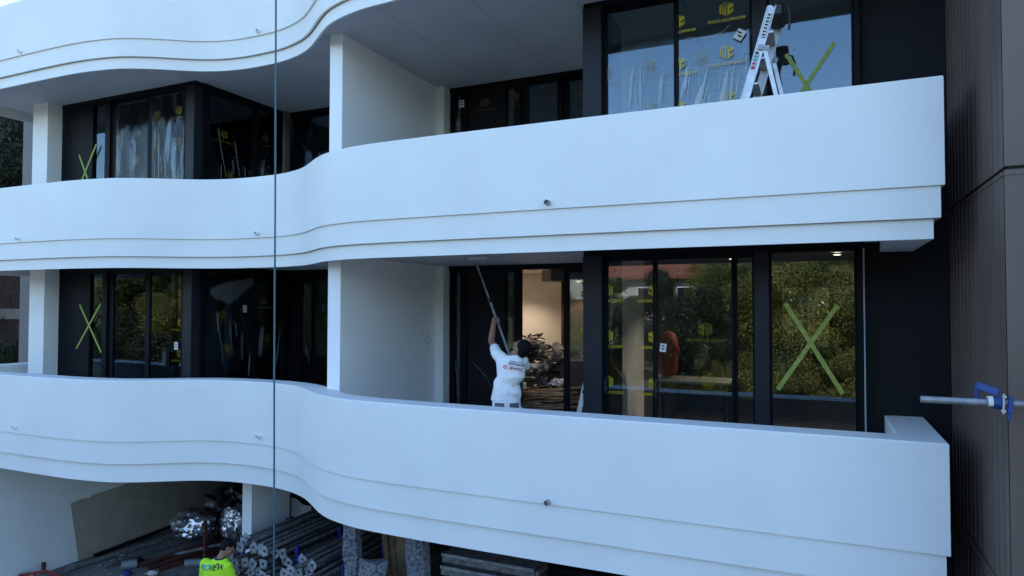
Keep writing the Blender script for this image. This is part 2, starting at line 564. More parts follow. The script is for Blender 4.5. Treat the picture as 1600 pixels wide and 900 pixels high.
SPOUTS = {0: [(-11.97, -1.985), (-7.70, -1.965), (-2.62, -2.06)], 1: [(-12.0, 1.105), (-7.78, 1.105), (-2.62, 1.105)], 2: [(-12.05, 4.22), (-7.80, 4.22)]}
for k in range(3):
    T = Tz(k)
    bm = bmesh.new()
    zb = T - 0.938
    zl, zf = (T - 1.283, T - 1.573) if k == 0 else (T - 1.213, T - 1.39)
    sweep(bm, PATH, [(0, zb), (0, T - .012), (.004, T - .004), (.012, T), (.348, T - .006), (.356, T - .012), (.36, T - .02), (.36, Fz(k) - .05), (.10, Fz(k) - .05), (.10, zb)])
    bal = bd("balcony", bm, 'white', angle=25)
    for nm, ins, z0, z1 in (("fascia_band", .028, zl, zb), ("fascia_band", .078, zf, zl)):
        bm = bmesh.new()
        P2 = list(PATH)
        sweep(bm, P2, [(ins, z0), (ins, z1 - .001), (ins + .034, z1 - .001), (ins + .034, z0)])
        b = bd(nm, bm, 'white', bal, angle=25)
    for sx, sz in SPOUTS[k]:
        bm = bmesh.new()
        y = fy(sx)
        nrm = Vector(((fy(sx + .05) - fy(sx - .05)) / .1, -1, 0)).normalized()
        pipe(bm, Vector((sx, y, sz)) - nrm * .05, Vector((sx, y, sz)) + nrm * .055, .030, .024)
        ell(bm, Vector((sx, y, sz)) - nrm * .02, .024, .02, .024)
        bm2 = bm
        bd("drain_spout", bm2, 'pvc' if sx > -5 else 'white', bal)
    if k:
        bm = bmesh.new()
        box(bm, .60, .872, 6.92, 8.22, zf + .001, Sz(k) + .02)
        bd("return_beam", bm, 'white', bal, smooth=False)
    # slab and its boarded soffit
    bm = bmesh.new()
    prism(bm, slab_poly(LEFT_X, RIGHT_X, .20, REAR), Sz(k) + .03, Fz(k))
    slab = bd("floor_slab", bm, 'core', smooth=False)
    js = [-14.25, -12.4, -11.2, -10.0, -8.8, -7.55, -6.32, -5.12, -3.92, -2.72, -1.52, -0.32, 0.66]
    for a, b in zip(js, js[1:]):
        bm = bmesh.new()
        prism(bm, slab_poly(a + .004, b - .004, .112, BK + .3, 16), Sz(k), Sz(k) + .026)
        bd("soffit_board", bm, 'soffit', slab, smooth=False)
# unseen roof, storey and wall over the top balcony, added to block the sun
bm = bmesh.new()
prism(bm, slab_poly(LEFT_X, RIGHT_X, .0, REAR), Tz(2) + 1.847, Tz(2) + 2.25)
bd("unseen_roof_slab", bm, 'white', angle=20)
bm = bmesh.new()
box(bm, -13.8, 1.1, 9.6, REAR, Tz(2) + 2.25, Tz(2) + 5.4)
bd("unseen_roof_storey", bm, 'navy', smooth=False)
bm = bmesh.new()
box(bm, -13.8, 1.1, BK, BK + .2, Fz(2), Tz(2) + 1.84)
bd("recess_wall", bm, 'navy', smooth=False)

# shell walls: rear, ends, room partitions
for k in (0, 1):
    z0, z1 = Fz(k), Sz(k + 1) + .03
    bm = bmesh.new()
    wx0, wx1, wz0, wz1 = -0.74, 0.24, Fz(k) + 1.25, Fz(k) + 2.55
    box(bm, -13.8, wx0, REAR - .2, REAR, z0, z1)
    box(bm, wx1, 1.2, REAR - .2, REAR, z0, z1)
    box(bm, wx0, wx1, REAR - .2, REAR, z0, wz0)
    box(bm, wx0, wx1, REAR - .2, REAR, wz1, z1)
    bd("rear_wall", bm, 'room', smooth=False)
    bm = bmesh.new()
    for a, b in ((wx0, wx0 + .06), (wx1 - .06, wx1), (-.29, -.21)): box(bm, a, b, REAR - .16, REAR - .06, wz0, wz1)
    for a, b in ((wz0, wz0 + .06), (wz1 - .06, wz1)): box(bm, wx0 + .06, wx1 - .06, REAR - .15, REAR - .07, a, b)
    wf = bd("rear_window", bm, 'frame', smooth=False)
    bm = bmesh.new()
    box(bm, wx0 + .06, wx1 - .06, REAR - .115, REAR - .105, wz0 + .06, wz1 - .06)
    bd("pane", bm, 'glass', wf, smooth=False)
    bm = bmesh.new()
    box(bm, -13.78, -13.6, 8.6, REAR - .2, z0, z1)
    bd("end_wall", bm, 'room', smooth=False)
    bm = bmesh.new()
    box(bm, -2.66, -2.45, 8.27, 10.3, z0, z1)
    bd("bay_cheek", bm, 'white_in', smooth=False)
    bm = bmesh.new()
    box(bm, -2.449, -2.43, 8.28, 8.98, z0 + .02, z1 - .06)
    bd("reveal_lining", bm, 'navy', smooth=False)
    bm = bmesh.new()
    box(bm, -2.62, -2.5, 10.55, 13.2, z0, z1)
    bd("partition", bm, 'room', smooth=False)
    bm = bmesh.new()                           # pale rear partition of the lit room
    box(bm, -6.05, -2.6, 13.3, 13.42, z0, z1)
    bd("partition", bm, 'beige', smooth=False)
    # wing wall between the two flats
    bm = bmesh.new()
    box(bm, -6.27, -6.05, 7.57, REAR - .21, Fz(k), Sz(k + 1) + .02, bev=.004)
    bd("wing_wall", bm, 'white_in', smooth=False)
    # left column, grey fin
    bm = bmesh.new()
    box(bm, -13.60, -13.15, 7.88, 8.24, Fz(k), Sz(k + 1) + .02, bev=.005)
    bd("column", bm, 'white', smooth=False)
    bm = bmesh.new()
    box(bm, -15.16, -14.30, 8.60, 8.76, Fz(k) - .1, Sz(k + 1) + .02)
    bd("fin_wall", bm, 'fin', smooth=False)
    # navy wall between the right bay and the tower
    bm = bmesh.new()
    box(bm, 0.45, 1.23, 8.25, 8.45, Fz(k) - .1, Sz(k + 1) + .02)
    bd("navy_wall", bm, 'navy', smooth=False)
bm = bmesh.new()
box(bm, 0.99, 1.23, 8.252, 8.45, GROUND, 9)
box(bm, 0.6, 1.0, 8.26, 8.45, GROUND, Fz(0) - .1)
bd("navy_wall", bm, 'navy', smooth=False)

# ------------------------------------------------------------------ film print: a hexagonal mark and two words
def logo_bm(mirror=False):
    bm = bmesh.new()
    s = 0.088
    def poly(pts):
        bm.faces.new([bm.verts.new((x * s, 0, z * s)) for x, z in pts])
    t = .577
    for k in range(3):
        x = -.87 + .31 * k
        zb, zt = -.50 - .18 * k, .5 - .155 * k
        wd = .185
        poly([(x, zb), (x + wd, zb - wd * t), (x + wd, zt - .02), (x, zt)])
        L = .87 - .0 * k
        poly([(x, zt), (x + wd, zt - .02), (x + L, zt + (L - wd) * t - .02), (x + L - wd * .4, zt + (L - wd * .4) * t)])
    poly([(.14, -.92), (.36, -.79), (.36, .47), (.14, .34)])
    poly([(.36, .26), (.86, .5), (.50, .72), (.14, .50), (.14, .34), (.36, .47)])
    poly([(.36, .28), (.87, .50), (.87, .20), (.36, -.05)])
    poly([(.36, -.28), (.72, -.10), (.72, -.36), (.36, -.56)])
    poly([(.36, -.79), (.87, -.50), (.87, .05), (.74, -.02), (.74, -.44), (.36, -.66)])
    bmesh.ops.triangulate(bm, faces=bm.faces[:])
    t = text_bm("FOCUS ALUMINIUM", 0.050, bold=.0008)
    bmesh.ops.transform(t, matrix=Matrix.Translation((0, 0, -.132)) @ Matrix.Rotation(R(90), 4, 'X') @ Matrix.Diagonal((0.94, 1, 1, 1)), verts=t.verts)
    merge(bm, t)
    if mirror: bmesh.ops.transform(bm, matrix=Matrix.Diagonal((-1, 1, 1, 1)), verts=bm.verts)
    return bm

def add_logos(par, spots, xr, y, mirror=False, dim=False, side=False, zr=None):
    """spots on the film; anything past the pane edge is cut off. side: film on the bay's cheek (runs along y)"""
    for cx, cz in spots:
        bm = logo_bm(mirror)
        bmesh.ops.translate(bm, vec=(cx, 0, cz), verts=bm.verts)
        for lim, sg in ((xr[0], 1), (xr[1], -1)):
            bmesh.ops.bisect_plane(bm, geom=bm.verts[:] + bm.edges[:] + bm.faces[:], plane_co=(lim, 0, 0), plane_no=(sg, 0, 0), clear_inner=True)
        if not bm.faces: bm.free(); continue
        for v in bm.verts:
            v.co = Vector((y, v.co.x, v.co.z)) if side else Vector((v.co.x, y, v.co.z))
        bd("film_print", bm, 'print_dim' if dim else 'print', par, smooth=False)

def pane(par, x0, x1, z0, z1, y, m='glass', side=False):
    bm = bmesh.new()
    if side: box(bm, y - .006, y + .006, x0, x1, z0, z1)
    else: box(bm, x0, x1, y - .006, y + .006, z0, z1)
    return bd("pane", bm, m, par, smooth=False)

def film(par, x0, x1, z0, z1, y, seed, side=False, n=(14, 22), amp=.012):
    rnd = random.Random(seed)
    bm = bmesh.new()
    g = []
    for j in range(n[1] + 1):
        row = []
        for i in range(n[0] + 1):
            u = x0 + (x1 - x0) * i / n[0]
            v = z0 + (z1 - z0) * j / n[1]
            d = (noise.noise(Vector((u * 7 + seed, v * 1.3, seed))) + .5 * noise.noise(Vector((u * 19, v * 2.5, seed * 3)))) * amp
            jj = 0
            if i in (0, n[0]): u += rnd.uniform(-.008, .008)
            if j in (0, n[1]): v += rnd.uniform(-.012, .012)
            row.append(bm.verts.new((y + d, u, v) if side else (u, y - d, v)))
        g.append(row)
    for j in range(n[1]):
        for i in range(n[0]): bm.faces.new((g[j][i], g[j][i + 1], g[j + 1][i + 1], g[j + 1][i]))
    return bd("protective_film", bm, 'film', par, angle=180)

def crease_glints(par, lst, y, side=False, m='crease_glint'):
    """raised folds of the film, pale to stand in for sky glints: slim three-sided ridges. lst: (x, z, length, lean, width)"""
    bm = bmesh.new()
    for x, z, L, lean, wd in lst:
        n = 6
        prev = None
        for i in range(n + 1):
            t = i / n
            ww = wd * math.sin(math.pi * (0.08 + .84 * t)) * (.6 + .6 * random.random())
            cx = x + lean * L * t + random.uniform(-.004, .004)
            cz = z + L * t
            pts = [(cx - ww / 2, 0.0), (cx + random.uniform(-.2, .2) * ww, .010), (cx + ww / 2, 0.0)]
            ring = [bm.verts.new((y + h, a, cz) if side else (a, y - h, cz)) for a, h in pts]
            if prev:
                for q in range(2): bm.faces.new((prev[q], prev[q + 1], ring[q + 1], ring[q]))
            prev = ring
    return tag(bd("film_crease_glint", bm, m, par, angle=180), kind="stuff")

def tape_cross(par, strips, y, wd=.048):
    for i, (a, b) in enumerate(strips):
        bm = bmesh.new()
        yy = y - .002 - .0025 * i
        beam(bm, (a[0], yy, a[1]), (b[0], yy, b[1]), wd, .0016, side=(b[1] - a[1], 0, a[0] - b[0]))
        bd("tape_strip", bm, 'tape', par, smooth=False)

def frame_unit(name, x0, x1, z0, z1, y, st=(.05, .05), rails=(.08, .06), depth=.09, m='frame', side=False):
    bm = bmesh.new()
    def bx(a, b, c, d, dp=0):
        if side: box(bm, y - depth / 2 + dp, y + depth / 2 - dp, a, b, c, d, bev=.003)
        else: box(bm, a, b, y - depth / 2 + dp, y + depth / 2 - dp, c, d, bev=.003)
    bx(x0, x0 + st[0], z0, z1)
    bx(x1 - st[1], x1, z0, z1)
    bx(x0 + st[0], x1 - st[1], z0, z0 + rails[0], .004)
    bx(x0 + st[0], x1 - st[1], z1 - rails[1], z1, .004)
    f = bd(name, bm, m, smooth=False)
    return f, (x0 + st[0], x1 - st[1], z0 + rails[0], z1 - rails[1])

def plain(name, x0, x1, y0, y1, z0, z1, m='frame', par=None, bev=.004):
    bm = bmesh.new()
    box(bm, x0, x1, y0, y1, z0, z1, bev=bev)
    return bd(name, bm, m, par, smooth=False)

def handle(par, x, z, y):
    bm = bmesh.new()
    box(bm, x - .016, x + .016, y - .014, y, z - .11, z + .11, bev=.004)
    tube(bm, [(x, y - .012, z + .07), (x, y - .05, z + .07), (x, y - .055, z + .02), (x, y - .055, z - .07), (x, y - .012, z - .08)], .010, 6)
    bd("handle", bm, 'black', par)
    bm = bmesh.new()
    tube(bm, [(x, y - .014, z - .03), (x, y - .020, z - .03)], .011, 10)
    bd("lock_cylinder", bm, 'alu', par)

def sticker(par, x, z, y, wd=.055, ht=.085, side=False, tilt=0):
    bm = bmesh.new()
    if side: obox(bm, (y, x, z), (0, 1, 0), (1, 0, 0), (0, 0, 1), wd, .002, ht)
    else:
        c, s = math.cos(tilt), math.sin(tilt)
        obox(bm, (x, y, z), (c, 0, s), (0, 1, 0), (-s, 0, c), wd, .002, ht)
    for i in range(2):
        zz = z + ht * (.22 - .36 * i)
        if side: obox(bm, (y + .0015, x, zz), (0, 1, 0), (1, 0, 0), (0, 0, 1), wd * .5, .001, ht * .16, mi=1)
        else: obox(bm, (x, y - .0015, zz), (c, 0, s), (0, 1, 0), (-s, 0, c), wd * .5, .001, ht * .16, mi=1)
    bd("sticker", bm, ['label', 'ink'], par, smooth=False)

RB = 8.15      # right bay glass line
LB = 8.20      # left bay glass line
CX = -9.60     # left bay corner
for k in (0, 1):
    F, S = Fz(k), Sz(k + 1)
    top = S - .025
    # ---- right bay
    plain("bay_head", -2.68, .44, RB - .07, RB + .10, top - .05, S + .01)
    plain("corner_post", -2.68, -2.44, RB - .10, RB + .12, F, top - .05, 'frame_lit')
    plain("mullion", -.665, -.505, RB - .075, RB + .09, F, top - .05, 'frame_lit')
    plain("jamb", .37, .43, RB - .06, RB + .10, F, top - .05)
    plain("sill", -2.44, .37, RB - .08, RB + .10, F, F + .045)
    z0, z1 = F + .045, top - .05
    xm, xn = (-1.80, -.885) if k == 0 else (-1.535, -.668)
    dA, gA = frame_unit("sliding_door", -2.435, xm, z0, z1, RB + .03, (.045, .03), (.10, .06), .05)
    dB, gB = frame_unit("sliding_door", xm, xn, z0, z1, RB - .02, (.035, .03), (.10, .06), .05)
    if k == 0:
        dC, gC = frame_unit("fixed_window", -.885, -.668, z0, z1, RB + .02, (.03, .02), (.06, .06), .07)
        pane(dC, *gC, RB + .02)
    dD, gD = frame_unit("fixed_window", -.503, .368, z0, z1, RB + .0, (.02, .02), (.04, .015), .08)
    pane(dA, *gA, RB + .03); pane(dB, *gB, RB - .02); pane(dD, *gD, RB)
    if k == 0:
        film(dA, gA[0], gA[1] - .02, gA[2] + .02, gA[3] - .03, RB + .05, 3)
        zz = [.20 - .565 * i for i in range(4)]
        add_logos(dA, [(gA[0] - .02, z) for z in zz] + [(gA[1] + .02, z) for z in zz], gA[:2], RB + .021, True)
        add_logos(dB, [(-1.21, -.26), (-1.18, -.86), (-1.21, -1.45)], gB[:2], RB - .029, True, True)
        add_logos(dC, [(-.62, -.9)], gC[:2], RB + .011, True, True)
        crease_glints(dA, [(-2.36, -.3, .75, .02, .012), (-2.2, .28, .22, -.2, .008), (-2.05, .33, .18, .3, .008), (-2.33, .22, .3, .1, .01)], RB + .022)
        handle(dA, -2.412, -.98, RB + .004)
        handle(dB, -1.782, -.98, RB - .046)
        sticker(dB, -1.70, -.49, RB - .03, .075, .10, tilt=R(-6))
        tape_cross(dD, [((-.345, .045), (.225, -.935)), ((.185, .02), (-.43, -.925))], RB - .008, .047)
    else:
        film(dB, gB[0] + .01, gB[1] - .01, gB[2], gB[3] - .01, RB - .033, 11, amp=.02)
        film(dA, gA[0] + .01, gA[1] - .005, gA[2] + .02, gA[3] - .02, RB + .016, 5)
        add_logos(dB, [(-.945, 3.46), (-.945, 2.95), (-.93, 2.43), (-1.50, 2.38), (-1.50, 2.90), (-1.50, 3.41)], gB[:2], RB - .056)
        add_logos(dB, [(-1.24, 2.92)], gB[:2], RB - .058, dim=True)
        add_logos(dA, [(-1.86, 2.95), (-1.84, 2.42), (-2.42, 2.92)], gA[:2], RB + .0, dim=True)
        rr = random.Random(4)
        crease_glints(dB, [(rr.uniform(-1.5, -.74), rr.uniform(2.0, 2.75), rr.uniform(.12, .6), rr.uniform(-.05, .34), rr.choice((.006, .010, .016, .028, .05))) for i in range(26)]
                + [(-1.36, 2.1, .5, .27, .075), (-1.04, 2.08, .66, .16, .085), (-.93, 2.2, .6, .12, .03), (-.73, 2.55, .5, .02, .016), (-1.42, 2.55, .3, .06, .04)], RB - .060, m='crease_glint_bright')
        crease_glints(dA, [(rr.uniform(-2.35, -1.62), rr.uniform(2.0, 2.7), rr.uniform(.15, .6), rr.uniform(-.08, .16), rr.choice((.008, .014, .024, .04))) for i in range(16)], RB - .004)
        bm = bmesh.new()
        tube(bm, [(-1.40, RB - .05, 3.20), (-1.30, RB - .06, 3.165), (-1.2, RB - .055, 3.16), (-1.08, RB - .06, 3.16), (-.98, RB - .05, 3.20), (-.92, RB - .05, 3.26)], .004, 5)
        bd("film_edge", bm, 'crease_glint', dB)
        sticker(dB, -.80, 3.13, RB - .058, .10, .12, tilt=R(-35))
        tape_cross(dD, [((-.31, 2.845), (.03, 2.22)), ((.185, 2.90), (-.27, 2.22))], RB - .008, .042)
        bm = bmesh.new()                       # crumpled dark plastic behind the first pane
        for i in range(16):
            ell(bm, (-2.36 + random.uniform(0, .2), RB + .20 + random.uniform(0, .05), 2.34 - random.uniform(0, .16)), .05, .03, .035, sub=1)
        bd("packing_plastic", bm, 'blackbag', dA)
    # painted-over strip where the bay meets the navy wall
    if k == 0:
        bm = bmesh.new()
        box(bm, .4315, .450, RB + .03, RB + .092, F, S - .06)
        bd("sealant_strip", bm, 'white_in', smooth=False)
        bm = bmesh.new()
        box(bm, .420, .436, RB + .02, RB + .048, -.66, -.12)
        bd("masking_strip", bm, 'tapeblue', smooth=False)
    # ---- recess wall
    plain("recess_head", -6.05, -2.68, BK - .06, BK + .10, top - .06, S + .01)
    plain("recess_jamb", -6.047, -5.88, BK - .25, BK - .02, F, S - .005, 'white', bev=.004)
    z1 = top - .06
    d1, g1 = frame_unit("side_light", -5.87, -5.53, F, z1, BK, (.10, .13), (.10, .04), .10)
    pane(d1, *g1, BK)
    plain("entry_panel", -5.528, -4.82, BK - .02, BK + .05, F, z1, 'navy', bev=.003)
    d2, g2 = frame_unit("side_light", -4.818, -4.52, F, z1, BK, (.03, .12), (.10, .04), .10)
    pane(d2, *g2, BK)
    d3, g3 = frame_unit("sliding_door", -3.78, -3.0, F, z1, BK + .03, (.10, .06), (.10, .06), .05)
    pane(d3, *g3, BK + .03)
    plain("recess_wall", -3.0, -2.68, BK - .03, BK + .09, F, z1, 'navy')
    if k == 0:
        film(d1, g1[0], g1[1], F + .6, z1 - .06, BK - .015, 21, n=(6, 20))
        film(d3, g3[0], g3[1], F + .8, z1 - .1, BK + .012, 22)
        add_logos(d1, [(-5.72, .10), (-5.72, -.42)], g1[:2], BK - .012, True, True)
        add_logos(d3, [(-3.40, .20), (-3.42, -.38)], g3[:2], BK + .004, True)
        crease_glints(d1, [(-5.72, -1.35, .5, -.12, .02), (-5.70, -.9, .3, .1, .012), (-5.72, .2, .5, .02, .01)], BK - .02)
        crease_glints(d3, [(-3.62, -.5, .35, .05, .012), (-3.50, -.3, .3, -.1, .012), (-3.66, -.1, .12, .2, .03), (-3.30, -1.0, .45, -.75, .03)], BK + .004)
        crease_glints(d2, [(-4.72, -.2, .9, .01, .008), (-4.66, -.6, .5, .06, .006)], BK - .012)
        bm = bmesh.new()
        for i in range(14):
            t = i / 14
            p = Vector((-5.42 + .55 * t, BK - .03, -.95 - .75 * t + .1 * math.sin(t * 3)))
            beam(bm, p, p + Vector((.04, 0, -.055)), .012, .004, side=(1, 0, .6))
        bd("film_edge", bm, 'plastic', d1)
    else:
        d4, g4 = frame_unit("sliding_door", -4.50, -3.78, F, z1, BK - .03, (.12, .09), (.10, .06), .05)
        pane(d4, *g4, BK - .03)
        add_logos(d1, [(-5.72, 3.30)], g1[:2], BK - .012, dim=True)
        # film over the entry panel
        add_logos(d2, [(-5.19, 3.50), (-4.62, 3.52)], (-5.6, -4.45), BK - .055, dim=True)
        add_logos(d3, [(-3.46, 3.53)], g3[:2], BK + .004, dim=True)
        sticker(d1, -5.64, 3.53, BK - .056, .10, .13)
        crease_glints(d1, [(-5.75, 3.05, .22, .15, .04), (-5.68, 3.05, .2, -.1, .03)], BK - .056)
    # ---- left bay front
    plain("bay_head", -13.19, CX + .0, LB - .06, LB + .10, top - .06, S + .01)
    plain("jamb", -13.19, -12.94, LB - .05, LB + .10, F, top - .06)
    plain("corner_post", -9.80, CX + .0, LB - .075, LB + .10, F, top - .06, 'frame_lit')
    z1 = top - .06
    e1, h1 = frame_unit("fixed_window", -12.938, -11.78, F, z1, LB, (.68, .13), (.10, .03), .10)
    e2, h2 = frame_unit("sliding_door", -11.778, -10.72, F, z1, LB + .02, (.12, .09), (.10, .05), .06)
    e3, h3 = frame_unit("sliding_door", -10.718, -9.802, F, z1, LB - .03, (.08, .05), (.10, .05), .06)
    pane(e1, *h1, LB); pane(e2, *h2, LB + .02); pane(e3, *h3, LB - .03)
    if k == 0:
        tape_cross(e1, [((-12.53, .02), (-11.90, -.85)), ((-11.94, .03), (-12.60, -.80))], LB - .054, .038)
        crease_glints(e1, [(-12.0 - .06, -.20 + .045 * i, .10, 1.4, .010) for i in range(5)], LB - .012)
        film(e3, -10.12, h3[1], h3[2] + .25, h3[3], LB - .045, 31, n=(8, 20))
        add_logos(e3, [(-9.86, .22), (-9.86, -.28), (-9.86, -.80)], (-10.1, h3[1]), LB - .062, True, True)
        sticker(e3, -9.96, -.68, LB - .064, .085, .13)
        bm = bmesh.new()
        box(bm, -10.20, -10.12, LB - .14, LB - .058, -1.03, -.78, bev=.006)
        bd("door_pull", bm, 'black', e3)
    else:
        tape_cross(e1, [((-12.63, 2.83), (-12.28, 2.20)), ((-12.14, 2.98), (-12.62, 2.20))], LB - .054, .04)
        film(e2, h2[0], h2[1], h2[2] + .1, h2[3] - .02, LB - .012, 41)
        film(e3, h3[0], h3[1], h3[2] + .1, h3[3] - .02, LB - .062, 42)
        add_logos(e2, [(-11.60, 3.05), (-11.08, 3.08), (-11.10, 2.60), (-11.62, 2.56)], h2[:2], LB - .014, dim=True)
        add_logos(e3, [(-10.52, 3.34), (-9.98, 3.36), (-9.99, 2.82), (-10.52, 2.78)], h3[:2], LB - .064, dim=True)
        crease_glints(e2, [(-11.64, 2.2, 1.2, .02, .03), (-11.58, 2.3, .6, -.03, .02), (-11.12, 2.7, .25, .02, .012)], LB - .014)
        crease_glints(e3, [(-10.45, 2.2, .8, -.02, .03), (-10.38, 2.3, .3, -.08, .02), (-10.06, 2.68, .2, .02, .012)], LB - .064)
    # ---- left bay cheek (faces right)
    plain("bay_head", CX - .10, CX + .03, LB + .10, BK - .07, top - .06, S + .008)
    c1, q1 = frame_unit("fixed_window", LB + .102, 9.52, F, z1, CX - .03, (.12, .05), (.10, .04), .08, side=True)
    c2, q2 = frame_unit("fixed_window", 9.522, BK - .07, F, z1, CX - .03, (.05, .06), (.10, .04), .08, side=True)
    pane(c1, *q1, CX - .03, side=True); pane(c2, *q2, CX - .03, side=True)
    film(c1, q1[0] + .2, q1[1], q1[2], q1[3] - .05, CX - .012, 51 + k, side=True)
    film(c2, q2[0], q2[1], q2[2], q2[3] - .05, CX - .012, 53 + k, side=True)
    b0 = 0 if k == 0 else 3.1
    rr = random.Random(8 + k)
    crease_glints(c1, [(8.72 + .14 * i + rr.uniform(-.04, .04), b0 - 1.2 + rr.uniform(0, .8), rr.uniform(.2, .9), rr.uniform(-.25, .02), .008) for i in range(5)], CX - .008, True)
    crease_glints(c2, [(9.65 + .02 * i, b0 - 1.1 + rr.uniform(0, .4), rr.uniform(.3, .6), rr.uniform(.0, .2), .014) for i in range(4)] +
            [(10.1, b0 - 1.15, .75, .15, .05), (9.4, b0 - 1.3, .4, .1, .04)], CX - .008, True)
    add_logos(c1, [(8.72 + .05, b0 - .15 + (.1 if k else 0)), (8.9, b0 - .75)], q1[:2], CX - .006, dim=True, side=True)
    add_logos(c2, [(9.75, b0 + .1), (9.85, b0 - .62), (10.15, b0 - .4)], q2[:2], CX - .006, dim=True, side=True)
    if k == 0: sticker(c1, 9.28, -.05, CX + .014, .085, .13, side=True)
    # ---- left recess
    plain("recess_head", CX + .03, -6.27, BK - .06, BK + .10, top - .06, S + .01)
    r1, t1 = frame_unit("sliding_door", -9.42, -7.9, F, z1, BK, (.22, .08), (.10, .05), .08)
    r2, t2 = frame_unit("sliding_door", -7.898, -6.28, F, z1, BK + .03, (.08, .08), (.10, .05), .08)
    pane(r1, *t1, BK); pane(r2, *t2, BK + .03)
    plain("recess_jamb", CX + .045, CX + .115, BK - .20, BK - .065, F, S - .005, 'fin' if k else 'frame')
    crease_glints(r1, [(-9.05, b0 - 1.0, .22, -.1, .012), (-9.0, b0 - 1.1, .12, .2, .012), (-8.95, b0 + .1, .3, -.6, .012), (-9.10, b0 - .1, .3, -.5, .010)], BK - .02)

# a flap of torn plastic hanging off the side glass, lower floor
bm = bmesh.new()
pts = [[(8.44, .26), (8.62, .36), (8.95, .44), (9.25, .50), (9.40, .52)], [(8.46, .20), (8.66, .26), (8.95, .33), (9.25, .40), (9.46, .40)], [(8.52, .14), (8.72, .14), (8.95, .12), (9.2, .24), (9.36, .33)], [(8.6, .13), (8.78, .06), (8.88, .03), (9.0, .10), (9.1, .2)]]
g = [[bm.verts.new((CX + .04 + .05 * noise.noise(Vector((y * 9, z * 9, 1))) + .02 * (j % 2), y, z)) for y, z in row] for j, row in enumerate(pts)]
for j in range(3):
    for i in range(4): bm.faces.new((g[j][i], g[j][i + 1], g[j + 1][i + 1], g[j + 1][i]))
bmesh.ops.subdivide_edges(bm, edges=bm.edges[:], cuts=3, use_grid_fill=True)
for v in bm.verts: v.co.x += .035 * noise.noise(v.co * 11)
ret = bmesh.ops.solidify(bm, geom=bm.faces[:], thickness=.002)
tag(obj("plastic_flap", bm, 'plastic', angle=180), "crumpled clear plastic flap stuck on the lower left bay's side glass", "plastic sheet")

# ------------------------------------------------------------------ the downlights of the lit rooms
def downlight(x, y, z, label, power):
    t = thing("downlight", label, "ceiling light", (x, y, z))
    bm = bmesh.new()
    pipe(bm, (x, y, z - .012), (x, y, z + .0), .06, .045, 16)
    obj("trim_ring", bm, 'white', t)
    bm = bmesh.new()
    tube(bm, [(x, y, z - .008), (x, y, z - .002)], .044, 16)
    obj("lamp", bm, 'lamp', t)
    ld = bpy.data.lights.new("downlight_lamp", 'SPOT')
    ld.energy = power
    ld.color = (1.0, .85, .66)
    ld.spot_size = R(120)
    ld.spot_blend = .6
    ld.shadow_soft_size = .04
    lo = bpy.data.objects.new("downlight_lamp", ld)
    COL.objects.link(lo)
    lo.parent = t
    lo.location = (0, 0, -.03)
S1 = Sz(1)
F0_ = Fz(0)
downlight(.22, 9.6, S1 - .02, "small lit downlight behind the glass with the green tape cross", 45)
downlight(-3.72, 10.95, S1 - .27, "small lit downlight seen through the glass right of the open door", 12)
downlight(-5.72, 12.4, S1 - .002, "lit downlight deep in the open room near its rear wall", 26)
downlight(-1.10, 9.9, S1 - .02, "small lit downlight above the double door of the lower right bay", 22)
bm = bmesh.new()
prism(bm, [(-6.05, BK + .31), (-2.7, BK + .31), (-2.7, REAR - .2), (-6.05, REAR - .2)], S1 - .0, S1 + .02)
bd("room_ceiling", bm, 'beige', smooth=False)
bm = bmesh.new()
box(bm, -4.9, -3.75, 12.2, 13.3, S1 - .22, S1 - .002)
bd("ceiling_bulkhead", bm, 'beige', smooth=False)
bm = bmesh.new()
box(bm, -4.15, -2.68, 10.75, 11.30, S1 - .26, S1 - .002)
bd("ceiling_bulkhead", bm, 'room', smooth=False)
bm = bmesh.new()
box(bm, -4.17, -2.68, 11.31, 11.36, F0_ + .012, S1 - .003)
box(bm, -6.04, -4.80, 10.86, 10.90, F0_ + .012, S1 - .003)
bd("partition", bm, 'rust', smooth=False)  # dark screens added to keep the lit wall out of the panes
bm = bmesh.new()
prism(bm, [(-2.44, RB + .31), (1.0, RB + .31), (1.0, REAR - .2), (-2.44, REAR - .2)], S1 - .001, S1 + .02)
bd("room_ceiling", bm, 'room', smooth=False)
bm = bmesh.new()
prism(bm, [(-6.05, BK + .12), (-2.7, BK + .12), (-2.7, 13.3), (-6.05, 13.3)], Fz(0) + .002, Fz(0) + .012)
bd("room_floor", bm, 'floor', smooth=False)

